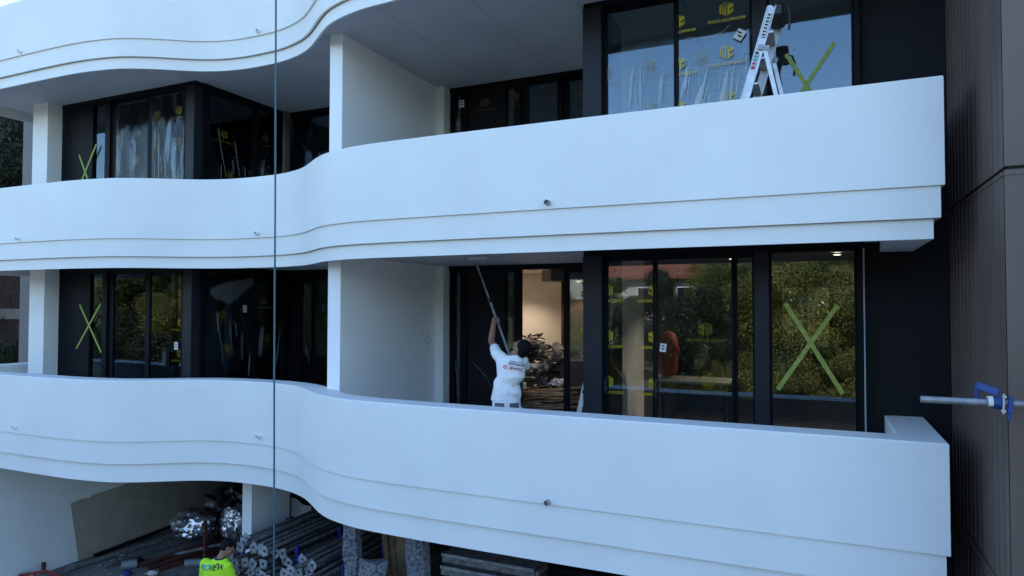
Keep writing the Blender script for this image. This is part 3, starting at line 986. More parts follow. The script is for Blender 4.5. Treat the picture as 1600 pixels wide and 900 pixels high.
# ------------------------------------------------------------------ inside the lit room: sacks, boards, level
def sack(seed, sx, sy, sz):
    bm = bmesh.new()
    bmesh.ops.create_cube(bm, size=1)
    bmesh.ops.subdivide_edges(bm, edges=bm.edges[:], cuts=5, use_grid_fill=True)
    for v in bm.verts:
        p = v.co
        e = 1 - .75 * max(abs(p.x) * 2, abs(p.y) * 2) ** 3
        n = noise.noise(p * 3.5 + V((seed, 0, 0))) * .22 + noise.noise(p * 9 + V((seed, 3, 0))) * .08
        q = V((p.x * sx * (1 - .12 * abs(p.y * 2) ** 3), p.y * sy * (1 - .2 * abs(p.x * 2) ** 3), p.z * sz * e))
        v.co = q + V((0, 0, n * sz * .6 + sz * .5))
    return bm
V = Vector
F0 = Fz(0)
protos = []
rr = random.Random(15)
for bx, by, top in ((-4.90, 11.50, 15), (-4.62, 11.62, 14), (-4.34, 11.72, 13), (-4.06, 11.85, 5)):
    for j in range(top):
        z = F0 + .012 + j * .098
        loc = (bx + rr.uniform(-.05, .05), by + rr.uniform(-.07, .05), z + rr.uniform(-.012, .012))
        rot = (rr.uniform(-.16, .16), rr.uniform(-.14, .14), rr.uniform(-.5, .5))
        if len(protos) < 4:
            o = obj("cement_sack", sack(len(protos) * 5.3, .31 + .02 * len(protos), .44, .13), 'sack', origin=(0, 0, 0), angle=60)
            tag(o, "bulging paper sack stacked inside the open lit room", "sack", "paper sacks stacked in the lit room")
            protos.append(o)
            o.location, o.rotation_euler = loc, rot
        else: dup(protos[rr.randrange(4)], loc, rot).scale = (rr.uniform(.7, 1.15), rr.uniform(.7, 1.1), rr.uniform(.55, 1.0))
rr = random.Random(31)
for i in range(14):
    bm = bmesh.new()
    ell(bm, (0, 0, 0), 1, 1, 1, sub=3)
    sx, sy, sz = rr.uniform(.06, .16), rr.uniform(.06, .12), rr.uniform(.04, .10)
    c = V((rr.uniform(-4.95, -4.2), rr.uniform(11.2, 11.3), F0 + rr.uniform(.75, 1.45)))
    for v in bm.verts:
        n = abs(noise.noise(v.co * 1.7 + V((i * 9, 0, 0)))) * 1.6 + abs(noise.noise(v.co * 4 + V((i * 5, 2, 0)))) * .7
        v.co = c + V((v.co.x * sx, v.co.y * sy, v.co.z * sz)) * (.55 + n)
    tag(obj("wrapped_bundle", bm, ('sack', 'mortar', 'label', 'sack', 'oldsteel')[i % 5], angle=30), "crumpled wrapped lump stuffed against the paper sack stack", "bundle", "crumpled lumps against the sack stack")
t = thing("tool_case", "dark case with pale trim among the sacks beside the painter's head", "case", (-4.93, 11.26, F0 + 1.31))
bm = bmesh.new(); box(bm, -5.06, -4.80, 11.2, 11.32, F0 + 1.31, F0 + 1.48, bev=.01); obj("body", bm, 'black', t, smooth=False)
bm = bmesh.new()
for a in (-5.05, -4.83): box(bm, a, a + .015, 11.188, 11.198, F0 + 1.325, F0 + 1.465)
for a in (F0 + 1.32, F0 + 1.455): box(bm, -5.03, -4.84, 11.188, 11.198, a, a + .012)
obj("trim", bm, 'label', t, smooth=False)
bm = bmesh.new()
rr = random.Random(5)
for i in range(5):
    p = Vector((-5.0 + .09 * i, 11.5, F0 + 1.50))
    tube(bm, [p + Vector((rr.uniform(-.07, .07), rr.uniform(-.07, .07), .016 * q + rr.uniform(-.02, .03))) for q in range(6)], .012, 5)
tag(obj("cable_bundle", bm, 'black'), "tangle of dark cable on top of the sack stack", "cable")
rr = random.Random(9)
bproto = None
for i in range(34):
    a = Vector((-4.85 + rr.uniform(-.15, .2), 10.75 + rr.uniform(-.1, .25), F0 + .03 + .036 * (i // 2)))
    L = rr.uniform(.75, 1.25)
    if bproto is None:
        bm = bmesh.new(); box(bm, 0, 1, -.05, .05, 0, .022, bev=.002)
        bproto = obj("timber_board", bm, 'board', smooth=False, origin=(0, 0, 0))
        tag(bproto, "short sawn board in the loose pile on the lit room's floor", "board", "loose boards on the lit room's floor")
        o = bproto
    else: o = dup(bproto, (0, 0, 0))
    o.location = a
    o.rotation_euler = (rr.uniform(-.1, .1), -rr.uniform(-.02, .20), rr.uniform(-.1, .5))
    o.scale = (L, rr.uniform(.7, 1.5), 1)
bm = bmesh.new()
box(bm, -4.74, -4.62, 10.72, 10.82, F0 + .66, F0 + .79, bev=.02)
tag(obj("paper_packet", bm, 'label', smooth=False), "small pale packet lying on the board pile", "packet")
t = thing("spirit_level", "long white spirit level leaning on the dark door right of the board pile", "spirit level", (-3.55, 10.1, F0))
bm = bmesh.new()
beam(bm, (-3.52, 10.08, F0 + .004), (-3.34, 10.26, F0 + 1.05), .075, .025, side=(1, 0, -.2), bev=.003)
obj("body", bm, 'white_in', t, smooth=False)
bm = bmesh.new()
for q in (.72, .80): 
    p = Vector((-3.52, 10.08, F0)).lerp(Vector((-3.34, 10.26, F0 + 1.05)), q)
    beam(bm, p + Vector((0, -.015, -.025)), p + Vector((0, -.012, .025)), .035, .006, side=(1, 0, -.2))
obj("vial_window", bm, 'ink', t, smooth=False)
# red form standing in for a reflection; work table behind the double door
bm = bmesh.new()
vs = ell(bm, (-1.90, 9.4, F0 + 1.46), .16, .16, .32, sub=4)
for v in bm.verts:
    v.co += (v.co - Vector((-1.90, 9.4, F0 + 1.5))).normalized() * .06 * noise.noise(v.co * 5)
tag(obj("red_reflection_form", bm, 'red_reflection', angle=80), "rounded bundle under red plastic behind the lower double door", "bundle")
t = thing("work_table", "dark work table carrying the red bundle behind the glass", "table", (-1.4, 9.4, F0))
bm = bmesh.new(); box(bm, -2.1, -1.05, 9.05, 9.75, F0 + 1.09, F0 + 1.12, bev=.004); obj("tabletop", bm, 'oldsteel', t, smooth=False)
for lx in (-2.03, -1.12):
    for ly in (9.12, 9.68):
        bm = bmesh.new(); box(bm, lx - .02, lx + .02, ly - .02, ly + .02, F0, F0 + 1.088); obj("leg", bm, 'frame', t, smooth=False)

# wires hanging out of the wing wall
bm = bmesh.new()
X = -6.045
tube(bm, [(X, 9.68, -.44), (X + .02, 9.67, -.47), (X + .05, 9.68, -.53), (X + .06, 9.74, -.62), (X + .06, 9.83, -.64), (X + .05, 9.9, -.60), (X + .04, 9.87, -.52), (X + .02, 9.78, -.46), (X, 9.70, -.445)], .006, 6)
tag(obj("loose_wire", bm, 'label'), "loop of loose pale wire poking out of the lower wing wall", "wire")

# ------------------------------------------------------------------ brown clad tower on the right
tw = thing("clad_tower", "tall brown metal clad tower at the right edge of the balconies", "building", (3.0, 8.0, GROUND))
TX, TY = 1.24, 5.95
bm = bmesh.new(); box(bm, TX + .03, 6.0, TY + .03, REAR, GROUND, 11)
obj("core", bm, 'joint', tw, smooth=False)
lv = [GROUND, -2.10, 1.015, 4.13, 7.25, 11]
for a, b in zip(lv, lv[1:]):
    bm = bmesh.new(); box(bm, TX, TX + .028, TY + .002, REAR - .1, a + .012, b - .012, bev=.003)
    sp = obj("side_panel", bm, 'tower', tw, smooth=False)
    for i in range(26):
        y = TY + .17 + i * .175
        if y > 10.5: break
        bm = bmesh.new(); box(bm, TX - .0035, TX - .0005, y - .004, y + .004, a + .014, b - .014)
        obj("standing_seam", bm, 'tower', sp, smooth=False)
    bm = bmesh.new(); box(bm, TX, 3.2, TY, TY + .028, a + .012, b - .012, bev=.003)
    obj("front_panel", bm, 'tower', tw, smooth=False)
    bm = bmesh.new(); box(bm, 3.212, 6.0, TY, TY + .028, a + .012, b - .012, bev=.003)
    obj("front_panel", bm, 'tower', tw, smooth=False)
    if b < 10:
        bm = bmesh.new()
        box(bm, TX - .008, TX + .029, TY - .007, 10.4, b - .052, b - .044)
        box(bm, TX + .0295, 6.0, TY - .007, TY + .02, b - .052, b - .044)
        obj("drip_flashing", bm, 'tower', tw, smooth=False)

# scaffold tube and blue clamp
t = thing("scaffold_tube", "grey galvanised scaffold tube reaching across the brown tower", "scaffold tube", (1.8, 5.72, -.68))
bm = bmesh.new(); pipe(bm, (.665, 5.72, -.668), (3.4, 5.72, -.668), .0245, .020, 18); obj("tube", bm, 'steel', t)
t = thing("scaffold_standard", "upright scaffold tube beyond the right edge carrying the level tube", "scaffold tube", (3.2, 5.665, GROUND))
bm = bmesh.new(); pipe(bm, (3.2, 5.665, GROUND), (3.2, 5.665, 2.5), .0245, .020, 14); obj("tube", bm, 'steel', t)
bm = bmesh.new(); box(bm, 3.16, 3.24, 5.63, 5.75, -.715, -.62, bev=.012); obj("coupler", bm, 'steel', t, smooth=False)
t = thing("scaffold_bracket", "blue painted steel bracket clamped on the scaffold tube", "bracket", (1.15, 5.70, -.66))
bm = bmesh.new()
beam(bm, (1.02, 5.80, -.555), (1.14, 5.73, -.60), .05, .025, side=(0, .3, 1), bev=.003)
beam(bm, (1.02, 5.80, -.54), (1.02, 5.80, -.65), .022, .03, side=(1, 0, 0), bev=.002)
obj("arm", bm, 'blue', t, smooth=False)
bm = bmesh.new()
pipe(bm, (1.105, 5.72, -.668), (1.165, 5.72, -.668), .043, .0255, 16)
obj("collar", bm, 'blue', t)
bm = bmesh.new()
obox(bm, (1.195, 5.685, -.675), (1, 0, 0), (0, 1, 0), (.08, 0, 1), .03, .03, .115, bev=.004)
obox(bm, (1.19, 5.69, -.745), (1, 0, 0), (0, 1, 0), (0, 0, 1), .02, .02, .08, bev=.003)
obj("wedge", bm, 'blue', t, smooth=False)
bm = bmesh.new()
tube(bm, [(1.15, 5.665, -.735), (1.156, 5.665, -.595)], .007, 8)
tube(bm, [(1.15, 5.665, -.722), (1.151, 5.665, -.706)], .016, 6)
tube(bm, [(1.156, 5.665, -.622), (1.156, 5.665, -.608)], .015, 6)
obj("bolt", bm, 'alu', t)
bm = bmesh.new()
pipe(bm, (1.07, 5.72, -.668), (1.10, 5.72, -.668), .046, .036, 16)
for v in bm.verts:
    if v.co.z < -.68: v.co.z = -.68 + (v.co.z + .68) * .4
obj("strap", bm, 'label', t)

# ------------------------------------------------------------------ hanging cable in front of the balconies
bm = bmesh.new()
tube(bm, [(-6.82, 7.05, 7.0), (-6.90, 7.17, 4.5), (-6.955, 7.26, 1.5), (-6.985, 7.31, -1.0), (-7.03, 7.39, -3.2), (-7.06, 7.44, GROUND + .01)], .0135, 8)
tag(obj("hanging_cable", bm, 'rope'), "thin teal cable hanging straight down in front of the balconies", "cable")

# ------------------------------------------------------------------ step ladder on the upper balcony
F1 = Fz(1)
t = thing("step_ladder", "aluminium step ladder standing behind the top right parapet", "ladder", (-.75, 7.5, F1))
ya, yb = 7.33, 7.74
A, B = Vector((-1.00, 0, F1)), Vector((-.405, 0, F1 + 2.06))
for y in (ya, yb):
    bm = bmesh.new()
    dx = 0 if y == ya else .06
    a, b = A + Vector((dx, y, 0)), B + Vector((dx, y + (0.02 if y == ya else -.02), 0))
    beam(bm, a, b, .080, .024, side=(1, 0, 0), bev=.003)
    beam(bm, a + Vector((.041, -.013, 0)), b + Vector((.037, -.013, 0)), .008, .012, side=(1, 0, 0))
    beam(bm, a + Vector((-.041, -.013, 0)), b + Vector((-.045, -.013, 0)), .008, .012, side=(1, 0, 0))
    st = obj("stile", bm, 'alu', t, smooth=False)
    bm = bmesh.new()
    obox(bm, a + Vector((0, 0, .03)), (1, 0, 0), (0, 1, 0), (0, 0, 1), .09, .04, .06, bev=.006)
    obj("rubber_foot", bm, 'black', st, smooth=False)
    bm = bmesh.new()
    beam(bm, Vector((-.48 + dx, y, F1 + 1.62)), Vector((-.14 + dx, y, F1)), .045, .022, side=(1, 0, 0), bev=.003)
    obj("rear_leg", bm, 'alu', t, smooth=False)
    bm = bmesh.new()
    obox(bm, (-.49 + dx, y - .014, F1 + 1.63), (.28, 0, 1), (0, 1, 0), (1, 0, -.28), .055, .012, .115, bev=.004)
    tube(bm, [(-.49 + dx, y - .03, F1 + 1.63), (-.49 + dx, y + .02, F1 + 1.63)], .012, 8)
    obj("hinge", bm, 'steel', t, smooth=False)
for i in range(7):
    q = .12 + i * .125
    p = A.lerp(B, q)
    bm = bmesh.new()
    box(bm, p.x + .005, p.x + .085, ya + .013, yb - .013, p.z - .012, p.z + .012, bev=.003)
    obj("tread", bm, 'alu', t, smooth=False)
bm = bmesh.new()
box(bm, -.44, -.30, ya + .014, yb - .014, F1 + 1.95, F1 + 2.08, bev=.02)
obj("top_cap", bm, 'black', t, smooth=False)
bm = bmesh.new()
tube(bm, [(-.40, ya - .01, F1 + 2.05), (-.34, ya, F1 + 2.10), (-.27, ya + .02, F1 + 2.06), (-.24, ya + .05, F1 + 1.96), (-.25, ya + .06, F1 + 1.80)], .012, 6)
obj("hand_hoop", bm, 'black', t)
bm = bmesh.new()
dv = (B - A).normalized()
sv = Vector((dv.z, 0, -dv.x))
def on_stile(q, off): return A.lerp(B, q) + Vector((0, ya - .0145, 0)) + sv * off
obox(bm, on_stile(.905, 0), sv, (0, 1, 0), dv, .046, .002, .26, mi=0)
for i in range(7): obox(bm, on_stile(.855 + .016 * i, 0), sv, (0, 1, 0), dv, .03, .004, .018, mi=1)
obox(bm, on_stile(.73, -.012), sv, (0, 1, 0), dv, .04, .002, .16, mi=0)
for i, mi in enumerate((2, 2, 3, 3, 1)): obox(bm, on_stile(.698 + .017 * i, -.012), sv, (0, 1, 0), dv, .032, .004, .026, mi=mi)
obj("warning_sticker", bm, ['label', 'ink', 'pink', 'teal'], t, smooth=False)

# ------------------------------------------------------------------ people
def grip_hand(bm, wrist, c, axis, palm_side):
    """a hand closed round a bar: axis = bar direction, c = bar centre, palm_side = from bar towards the palm"""
    axis = Vector(axis).normalized()
    ps = Vector(palm_side); ps = (ps - axis * ps.dot(axis)).normalized()
    tan = axis.cross(ps)
    c = Vector(c)
    palm = c + ps * .030
    ell(bm, palm, .042, .022, .040, axis, ps, tan, 2)
    tube(bm, [wrist, (Vector(wrist) + palm) / 2, palm], [.025, .026, .028], 10)
    for i, (off, r, span) in enumerate(((-.034, .0085, 215), (-.012, .0095, 235), (.010, .0095, 230), (.031, .009, 220))):
        pts = []
        for q in range(7):
            a = R(-15 + span * q / 6)
            pts.append(c + axis * off + ps * math.cos(a) * .027 + tan * math.sin(a) * .027)
        tube(bm, pts, [r * 1.05, r, r, r, r * .95, r * .9, r * .7], 7)
    pts = []
    for q in range(5):
        a = R(15 - 150 * q / 4)
        pts.append(c + axis * (.03 + .008 * q) + ps * math.cos(a) * .029 + tan * math.sin(a) * .029)
    tube(bm, pts, [.012, .011, .0105, .010, .008], 7)

def open_hand(bm, wrist, d, out):
    """relaxed hand hanging along d, palm turned to -out"""
    wrist, d, out = Vector(wrist), Vector(d).normalized(), Vector(out).normalized()
    sd = d.cross(out).normalized()
    palm = wrist + d * .05
    ell(bm, palm, .040, .016, .052, sd, out, d, 2)
    for off, L in ((-.030, .062), (-.010, .075), (.010, .080), (.030, .070)):
        b = palm + sd * off + d * .04
        tube(bm, [b, b + d * L * .45 - out * .006, b + d * L * .8 - out * .022, b + d * L - out * .04], [.0095, .009, .0085, .0065], 7)
    b = palm + sd * .036 - d * .02
    tube(bm, [b, b + sd * .022 + d * .025 - out * .01, b + sd * .026 + d * .055 - out * .02], [.012, .011, .008], 7)

def head(bm, c, f, u):
    f, u = Vector(f).normalized(), Vector(u).normalized()
    u = (u - f * u.dot(f)).normalized()
    r = f.cross(u)
    c = Vector(c)
    P = lambda a, b, d: c + r * a + f * b + u * d
    ell(bm, P(0, -.012, .03), .074, .094, .086, r, f, u, 3)
    ell(bm, P(0, .028, -.035), .060, .066, .078, r, f, u, 3)
    ell(bm, P(0, .060, -.085), .034, .032, .026, r, f, u, 2)
    tube(bm, [P(0, .088, .030), P(0, .104, -.004), P(0, .112, -.022)], [.010, .013, .015], 8)
    for s in (-1, 1):
        ell(bm, P(s * .012, .098, -.026), .010, .012, .008, r, f, u, 1)
        ell(bm, P(s * .032, .078, .030), .022, .013, .008, r, f, u, 2)
        ell(bm, P(s * .032, .072, .010), .013, .012, .010, r, f, u, 2)
        ell(bm, P(s * .045, .052, -.025), .022, .025, .022, r, f, u, 2)
        ell(bm, P(s * .077, -.010, -.005), .010, .020, .032, r, f, u, 2)
    ell(bm, P(0, .092, -.052), .024, .010, .006, r, f, u, 2)
    ell(bm, P(0, .090, -.062), .021, .010, .007, r, f, u, 2)
    return P, r, f, u

def limb(bm, pts, rs, seg=12):
    tube(bm, pts, rs, seg)
    for p, q in list(zip(pts, rs))[1:-1]: ell(bm, p, q, q, q, sub=2)

def project_print(bm, tree, axis, off):
    """lay flat lettering on to cloth along axis"""
    for v in bm.verts:
        h = tree.ray_cast(v.co - axis * .5, axis, 1.2)
        if h[0] is not None: v.co = h[0] - axis * off

# --- painter
V = Vector
ppl = thing("person", "painter in white t-shirt and white trousers reaching up with a roller", "person", (-3.42, 7.44, F0))
fw = V((-.46, .888, 0)).normalized(); rt = V((fw.y, -fw.x, 0)); up = V((0, 0, 1))
pel = V((-3.44, 7.43, -1.16)); che = V((-3.385, 7.435, -.74)); nek = V((-3.365, 7.445, -.57))
hd = V((-3.275, 7.475, -.505)); gaze = V((-.74, .17, .65))
ls, rs_ = V((-3.545, 7.385, -.575)), V((-3.275, 7.545, -.655))
le, lh = V((-3.745, 7.63, -.43)), V((-3.80, 7.85, -.085))
re_, rh = V((-3.31, 7.77, -.80)), V((-3.455, 7.60, -.625))
pole0, pole1 = V((-3.415, 7.55, -.69)), V((-4.285, 8.27, .575))
pax = (pole1 - pole0).normalized()
bm = bmesh.new()
loft(bm, [(pel + up * -.10, rt, fw, .15, .10), (pel, rt, fw, .165, .11), (pel + up * .18, rt, fw, .14, .10), (che + up * -.10, rt, fw, .155, .112), (che + up * .06, rt + V((0, 0, -.15)), fw, .165, .105), (nek + up * -.03, rt, fw, .10, .075), (nek, rt, fw, .06, .06)], 20)
limb(bm, [nek + up * -.05, nek.lerp(hd, .6), hd], [.062, .056, .055])
for s_, e_, h_ in ((ls, le, lh), (rs_, re_, rh)):
    wr = h_ + (e_ - h_).normalized() * .075
    mid = e_.lerp(wr, .3)
    limb(bm, [che.lerp(s_, .7), s_, s_.lerp(e_, .5), e_, mid, wr], [.06, .056, .047, .039, .040, .026])
grip_hand(bm, lh + (le - lh).normalized() * .075, pole0.lerp(pole1, .40), pax, (le - lh))
grip_hand(bm, rh + (re_ - rh).normalized() * .075, rh, pax, (re_ - rh))
for s in (-1, 1):
    hip = pel + rt * .085 * s - up * .06
    kn = V((hip.x, hip.y, F0 + .50)) + rt * .03 * s + fw * .03
    an = V((hip.x, hip.y, F0 + .09)) + rt * .05 * s
    limb(bm, [hip, hip.lerp(kn, .5), kn, kn.lerp(an, .3), an], [.092, .078, .056, .056, .038])
    limb(bm, [an, an + fw * .06 - up * .04, an + fw * .15 - up * .06], [.04, .038, .028])
P, hr, hf, hu = head(bm, hd, gaze, V((.62, -.22, .75)))
obj("body", fuse(bm, .0075, 2), 'skin', ppl, angle=180)
bm = bmesh.new()                                # hair and short beard
for q in ((0, -.030, .050, .088, .094, .088), (0, -.062, -.002, .082, .058, .076)):
    ell(bm, P(*q[:3]), q[3], q[4], q[5], hr, hf, hu, 3)
bm2 = fuse(bm, .008, 2)
for v in bm2.verts: v.co += V(noise.noise_vector(v.co * 60)) * .004
obj("hair", bm2, 'hair', ppl, angle=180)
bm = bmesh.new()
for s in (-1, 1): tube(bm, [P(s * .070, .005, -.02), P(s * .062, .035, -.062), P(s * .035, .070, -.094), P(0, .088, -.100)], [.012, .020, .024, .024], 8)
obj("beard", fuse(bm, .008, 2), 'hair', ppl, angle=180)
bm = bmesh.new()                                # t-shirt, continuous with its sleeves
hem = pel + up * .035
loft(bm, [(hem, rt, fw, .178, .128), (hem + up * .10, rt, fw, .172, .124), (pel + up * .22, rt, fw, .165, .118), (che + up * -.10, rt, fw, .172, .128), (che + up * .05, rt + V((0, 0, -.15)), fw, .180, .120), (nek + up * -.045, rt + V((0, 0, -.12)), fw, .125, .09), (nek + up * -.012, rt, fw, .072, .07)], 24)
limb(bm, [che.lerp(ls, .6), ls, ls.lerp(le, .48)], [.082, .070, .062])
limb(bm, [che.lerp(rs_, .6), rs_, rs_.lerp(re_, .62)], [.078, .066, .060])
sh = fuse(bm, .009, 3)
for v in sh.verts:
    q = v.co
    k = math.sin((q.z * 26 + q.x * 16) + 3 * noise.noise(q * 6)) * .006 + noise.noise(q * 14) * .007
    low = max(0, min(1, (che.z - q.z) / .25))
    v.co += v.normal * k * (.4 + low)
sh.normal_update()
tree = BVHTree.FromBMesh(sh)
shirt = obj("t_shirt", sh, 'shirt', ppl, angle=180)
pc = che + rt * .045 + up * .03
bx_, bz_ = (rt + V((0, 0, -.20))).normalized(), (up + rt * .17).normalized()
def back_print(s, size, dx, dz, m, name, tr=tree, c=pc, ax=None, az=None, fwd=None, par=None):
    b = text_bm(s, size, bold=.028 * size) if isinstance(s, str) else s
    bmesh.ops.triangulate(b, faces=b.faces[:])
    a1, a2, ff = (bx_ if ax is None else ax), (bz_ if az is None else az), (fw if fwd is None else fwd)
    for v in b.verts: v.co = c + a1 * (v.co.x + dx) + a2 * (v.co.y + dz)
    bmesh.ops.subdivide_edges(b, edges=[e for e in b.edges if e.calc_length() > .02], cuts=2)
    bmesh.ops.triangulate(b, faces=b.faces[:])
    project_print(b, tr, ff, .006)
    obj(name, b, m, shirt if par is None else par, smooth=False)
def strip2d(x0, x1, y0, y1, n=10):
    b = bmesh.new()
    rows = [[b.verts.new((x0 + (x1 - x0) * i / n, y, 0)) for i in range(n + 1)] for y in (y0, y1)]
    for i in range(n): b.faces.new((rows[0][i], rows[0][i + 1], rows[1][i + 1], rows[1][i]))
    return b
back_print("FOLLOW US ON", .020, .01, .048, 'navycloth', "shirt_print")
back_print("INSTAGRAM", .034, .01, .020, 'navycloth', "shirt_print")
back_print(strip2d(-.095, .12, -.012, -.008), 0, 0, 0, 'orangeprint', "shirt_print")
back_print(strip2d(-.095, .12, -.052, -.048), 0, 0, 0, 'orangeprint', "shirt_print")
ring = bmesh.new()
for r0, r1, cx in ((.016, .024, -.118), (.006, .010, -.118)):
    vs = [[ring.verts.new((cx + r * math.cos(2 * math.pi * i / 16), -.03 + r * math.sin(2 * math.pi * i / 16), 0)) for i in range(16)] for r in (r0, r1)]
    for i in range(16): ring.faces.new((vs[0][i], vs[0][(i + 1) % 16], vs[1][(i + 1) % 16], vs[1][i]))
back_print(ring, 0, 0, 0, 'orangeprint', "shirt_print")
back_print("@PAINTING", .028, .015, -.030, 'navycloth', "shirt_print")
bm = bmesh.new()                                # trousers
loft(bm, [(pel + up * -.09, rt, fw, .172, .125), (pel + up * .0, rt, fw, .176, .125), (pel + up * .075, rt, fw, .165, .118)], 20)
for s in (-1, 1):
    hip = pel + rt * .085 * s - up * .06
    kn = V((hip.x, hip.y, F0 + .50)) + rt * .03 * s + fw * .03
    an = V((hip.x, hip.y, F0 + .10)) + rt * .05 * s
    limb(bm, [hip, hip.lerp(kn, .5), kn, an], [.105, .098, .080, .075], 14)
tr = fuse(bm, .010, 3)
for v in tr.verts: v.co += v.normal * noise.noise(v.co * 12) * .006
tr.normal_update()
ttree = BVHTree.FromBMesh(tr)
trs = obj("trousers", tr, 'trouser', ppl, angle=180)
for s in (-1, 1):
    b = strip2d(s * .088 - .055, s * .088 + .055, -.10, .012, 5)
    b.normal_update()
    bmesh.ops.subdivide_edges(b, edges=b.edges[:], cuts=2, use_grid_fill=True)
    back_print(b, 0, 0, 0, 'greycloth', "back_pocket", ttree, pel, rt, up, fw, trs)
for s in (-1, 1):
    bm = bmesh.new()
    an = V(((pel + rt * .085 * s).x, (pel + rt * .085 * s).y, F0 + .06)) + rt * .05 * s
    loft(bm, [(an - fw * .07 - up * .055, rt, fw, .035, .03), (an - up * .0, rt, fw, .045, .075), (an + fw * .05 + up * .03, rt, fw, .045, .06)], 12)
    limb(bm, [an - fw * .03 - up * .02, an + fw * .08 - up * .022, an + fw * .16 - up * .03], [.045, .042, .030])
    obj("shoe", fuse(bm, .01, 2), 'black', ppl, angle=180)

# --- roller on its pole
t = thing("paint_roller", "paint roller on a long grey extension pole touching the soffit", "paint roller", pole0)
bm = bmesh.new()
tube(bm, [pole0, pole0.lerp(pole1, .60)], .0155, 12)
obj("outer_pole", bm, 'steel', t)
bm = bmesh.new()
tube(bm, [pole0.lerp(pole1, .58), pole1], .0115, 12)
obj("inner_pole", bm, 'steel', t)
bm = bmesh.new()
pj = pole0.lerp(pole1, .60)
tube(bm, [pj - pax * .04, pj + pax * .04], .022, 10)
tube(bm, [pj, pj + V((.05, -.02, .02))], .008, 6)
obj("locking_collar", bm, 'black', t)
bm = bmesh.new()
r0 = V((-4.50, 8.17, .665)); ra = V((.9, .30, 0)).normalized()
rc = V((-4.275, 8.28, .668))
tube(bm, [pole1 - pax * .02, pole1 + pax * .05, pole1 + V((-.06, .03, .075)), pole1 + V((-.20, -.02, .08)), rc - ra * .17 - up * .03, rc - ra * .17, rc - ra * .1], .005, 6)
tube(bm, [pole1 - pax * .10, pole1 + pax * .02], .017, 8)
obj("wire_frame", bm, 'steel', t)
bm = bmesh.new()
tube(bm, [rc - ra * .135, rc - ra * .13, rc + ra * .13, rc + ra * .135], [.024, .030, .030, .024], 14)
obj("roller_sleeve", bm, 'sleeve', t)

# --- worker in the yard
hv = thing("person", "worker in fluorescent yellow shirt standing in the yard with head bowed", "person", (-7.98, 7.30, GROUND))
fw2 = V((-.10, .995, 0)).normalized(); rt2 = V((fw2.y, -fw2.x, 0))
pel2 = V((-8.02, 7.22, GROUND + .98)); che2 = V((-8.03, 7.29, GROUND + 1.36)); nek2 = V((-8.01, 7.35, GROUND + 1.53)); hd2 = V((-7.955, 7.42, GROUND + 1.645))
bm = bmesh.new()
loft(bm, [(pel2 + up * -.10, rt2, fw2, .15, .10), (pel2, rt2, fw2, .165, .115), (pel2 + up * .18, rt2, fw2, .15, .11), (che2 + up * -.08, rt2, fw2, .17, .12), (che2 + up * .06, rt2, fw2, .18, .11), (nek2 + up * -.03, rt2, fw2, .10, .075), (nek2, rt2, fw2, .062, .06)], 20)
limb(bm, [nek2 + up * -.05, nek2.lerp(hd2, .6), hd2], [.064, .060, .058])
for s in (-1, 1):
    sh_ = che2 + rt2 * .195 * s + up * .065
    el_ = sh_ + rt2 * .07 * s - up * .27 + fw2 * .06
    wr_ = el_ + fw2 * .22 - up * .10 - rt2 * .09 * s
    limb(bm, [che2.lerp(sh_, .6), sh_, sh_.lerp(el_, .5), el_, el_.lerp(wr_, .3), wr_], [.06, .06, .05, .041, .043, .028])
    open_hand(bm, wr_, (wr_ - el_), up)
    hip = pel2 + rt2 * .09 * s - up * .06
    kn = V((hip.x, hip.y, GROUND + .50)) + rt2 * .04 * s + fw2 * .02
    an = V((hip.x, hip.y, GROUND + .09)) + rt2 * .06 * s
    limb(bm, [hip, hip.lerp(kn, .5), kn, kn.lerp(an, .3), an], [.095, .08, .057, .057, .04])
P2, hr2, hf2, hu2 = head(bm, hd2, V((.50, .70, -.45)), V((.15, .45, .88)))
obj("body", fuse(bm, .008, 2), 'skin', hv, angle=180)
bm = bmesh.new()
for q in ((0, -.020, .047, .081, .096, .083), (0, -.048, .005, .075, .062, .062)):
    ell(bm, P2(*q[:3]), q[3], q[4], q[5], hr2, hf2, hu2, 3)
bm2 = fuse(bm, .008, 2)
for v in bm2.verts: v.co += V(noise.noise_vector(v.co * 60)) * .004
obj("hair", bm2, 'hair', hv, angle=180)
bm = bmesh.new()
hem2 = pel2 - up * .03
loft(bm, [(hem2, rt2, fw2, .185, .14), (pel2 + up * .18, rt2, fw2, .18, .13), (che2 + up * -.08, rt2, fw2, .195, .138), (che2 + up * .06, rt2, fw2, .20, .128), (nek2 + up * -.045, rt2, fw2, .13, .095), (nek2 + up * -.012, rt2, fw2, .078, .075)], 24)
for s in (-1, 1):
    sh_ = che2 + rt2 * .195 * s + up * .065
    el_ = sh_ + rt2 * .07 * s - up * .27 + fw2 * .06
    limb(bm, [che2.lerp(sh_, .6), sh_, sh_.lerp(el_, .75)], [.09, .08, .078])
sh = fuse(bm, .010, 3)
for v in sh.verts:
    q = v.co
    v.co += v.normal * (math.sin(q.z * 22 + q.x * 12 + 3 * noise.noise(q * 5)) * .003 + noise.noise(q * 12) * .005)
sh.normal_update()
tree2 = BVHTree.FromBMesh(sh)
hvs = obj("safety_shirt", sh, 'hivis', hv, angle=180)
ax2, az2 = (rt2 + V((0, 0, .10))).normalized(), (up - rt2 * .10).normalized()
pc2 = che2 + up * .065 + rt2 * .0
back_print("PRO", .088, -.105, 0, 'cyanprint', "shirt_print", tree2, pc2, ax2, az2, fw2, hvs)
back_print("VIEW", .088, .085, 0, 'navycloth', "shirt_print", tree2, pc2, ax2, az2, fw2, hvs)
bm = bmesh.new()
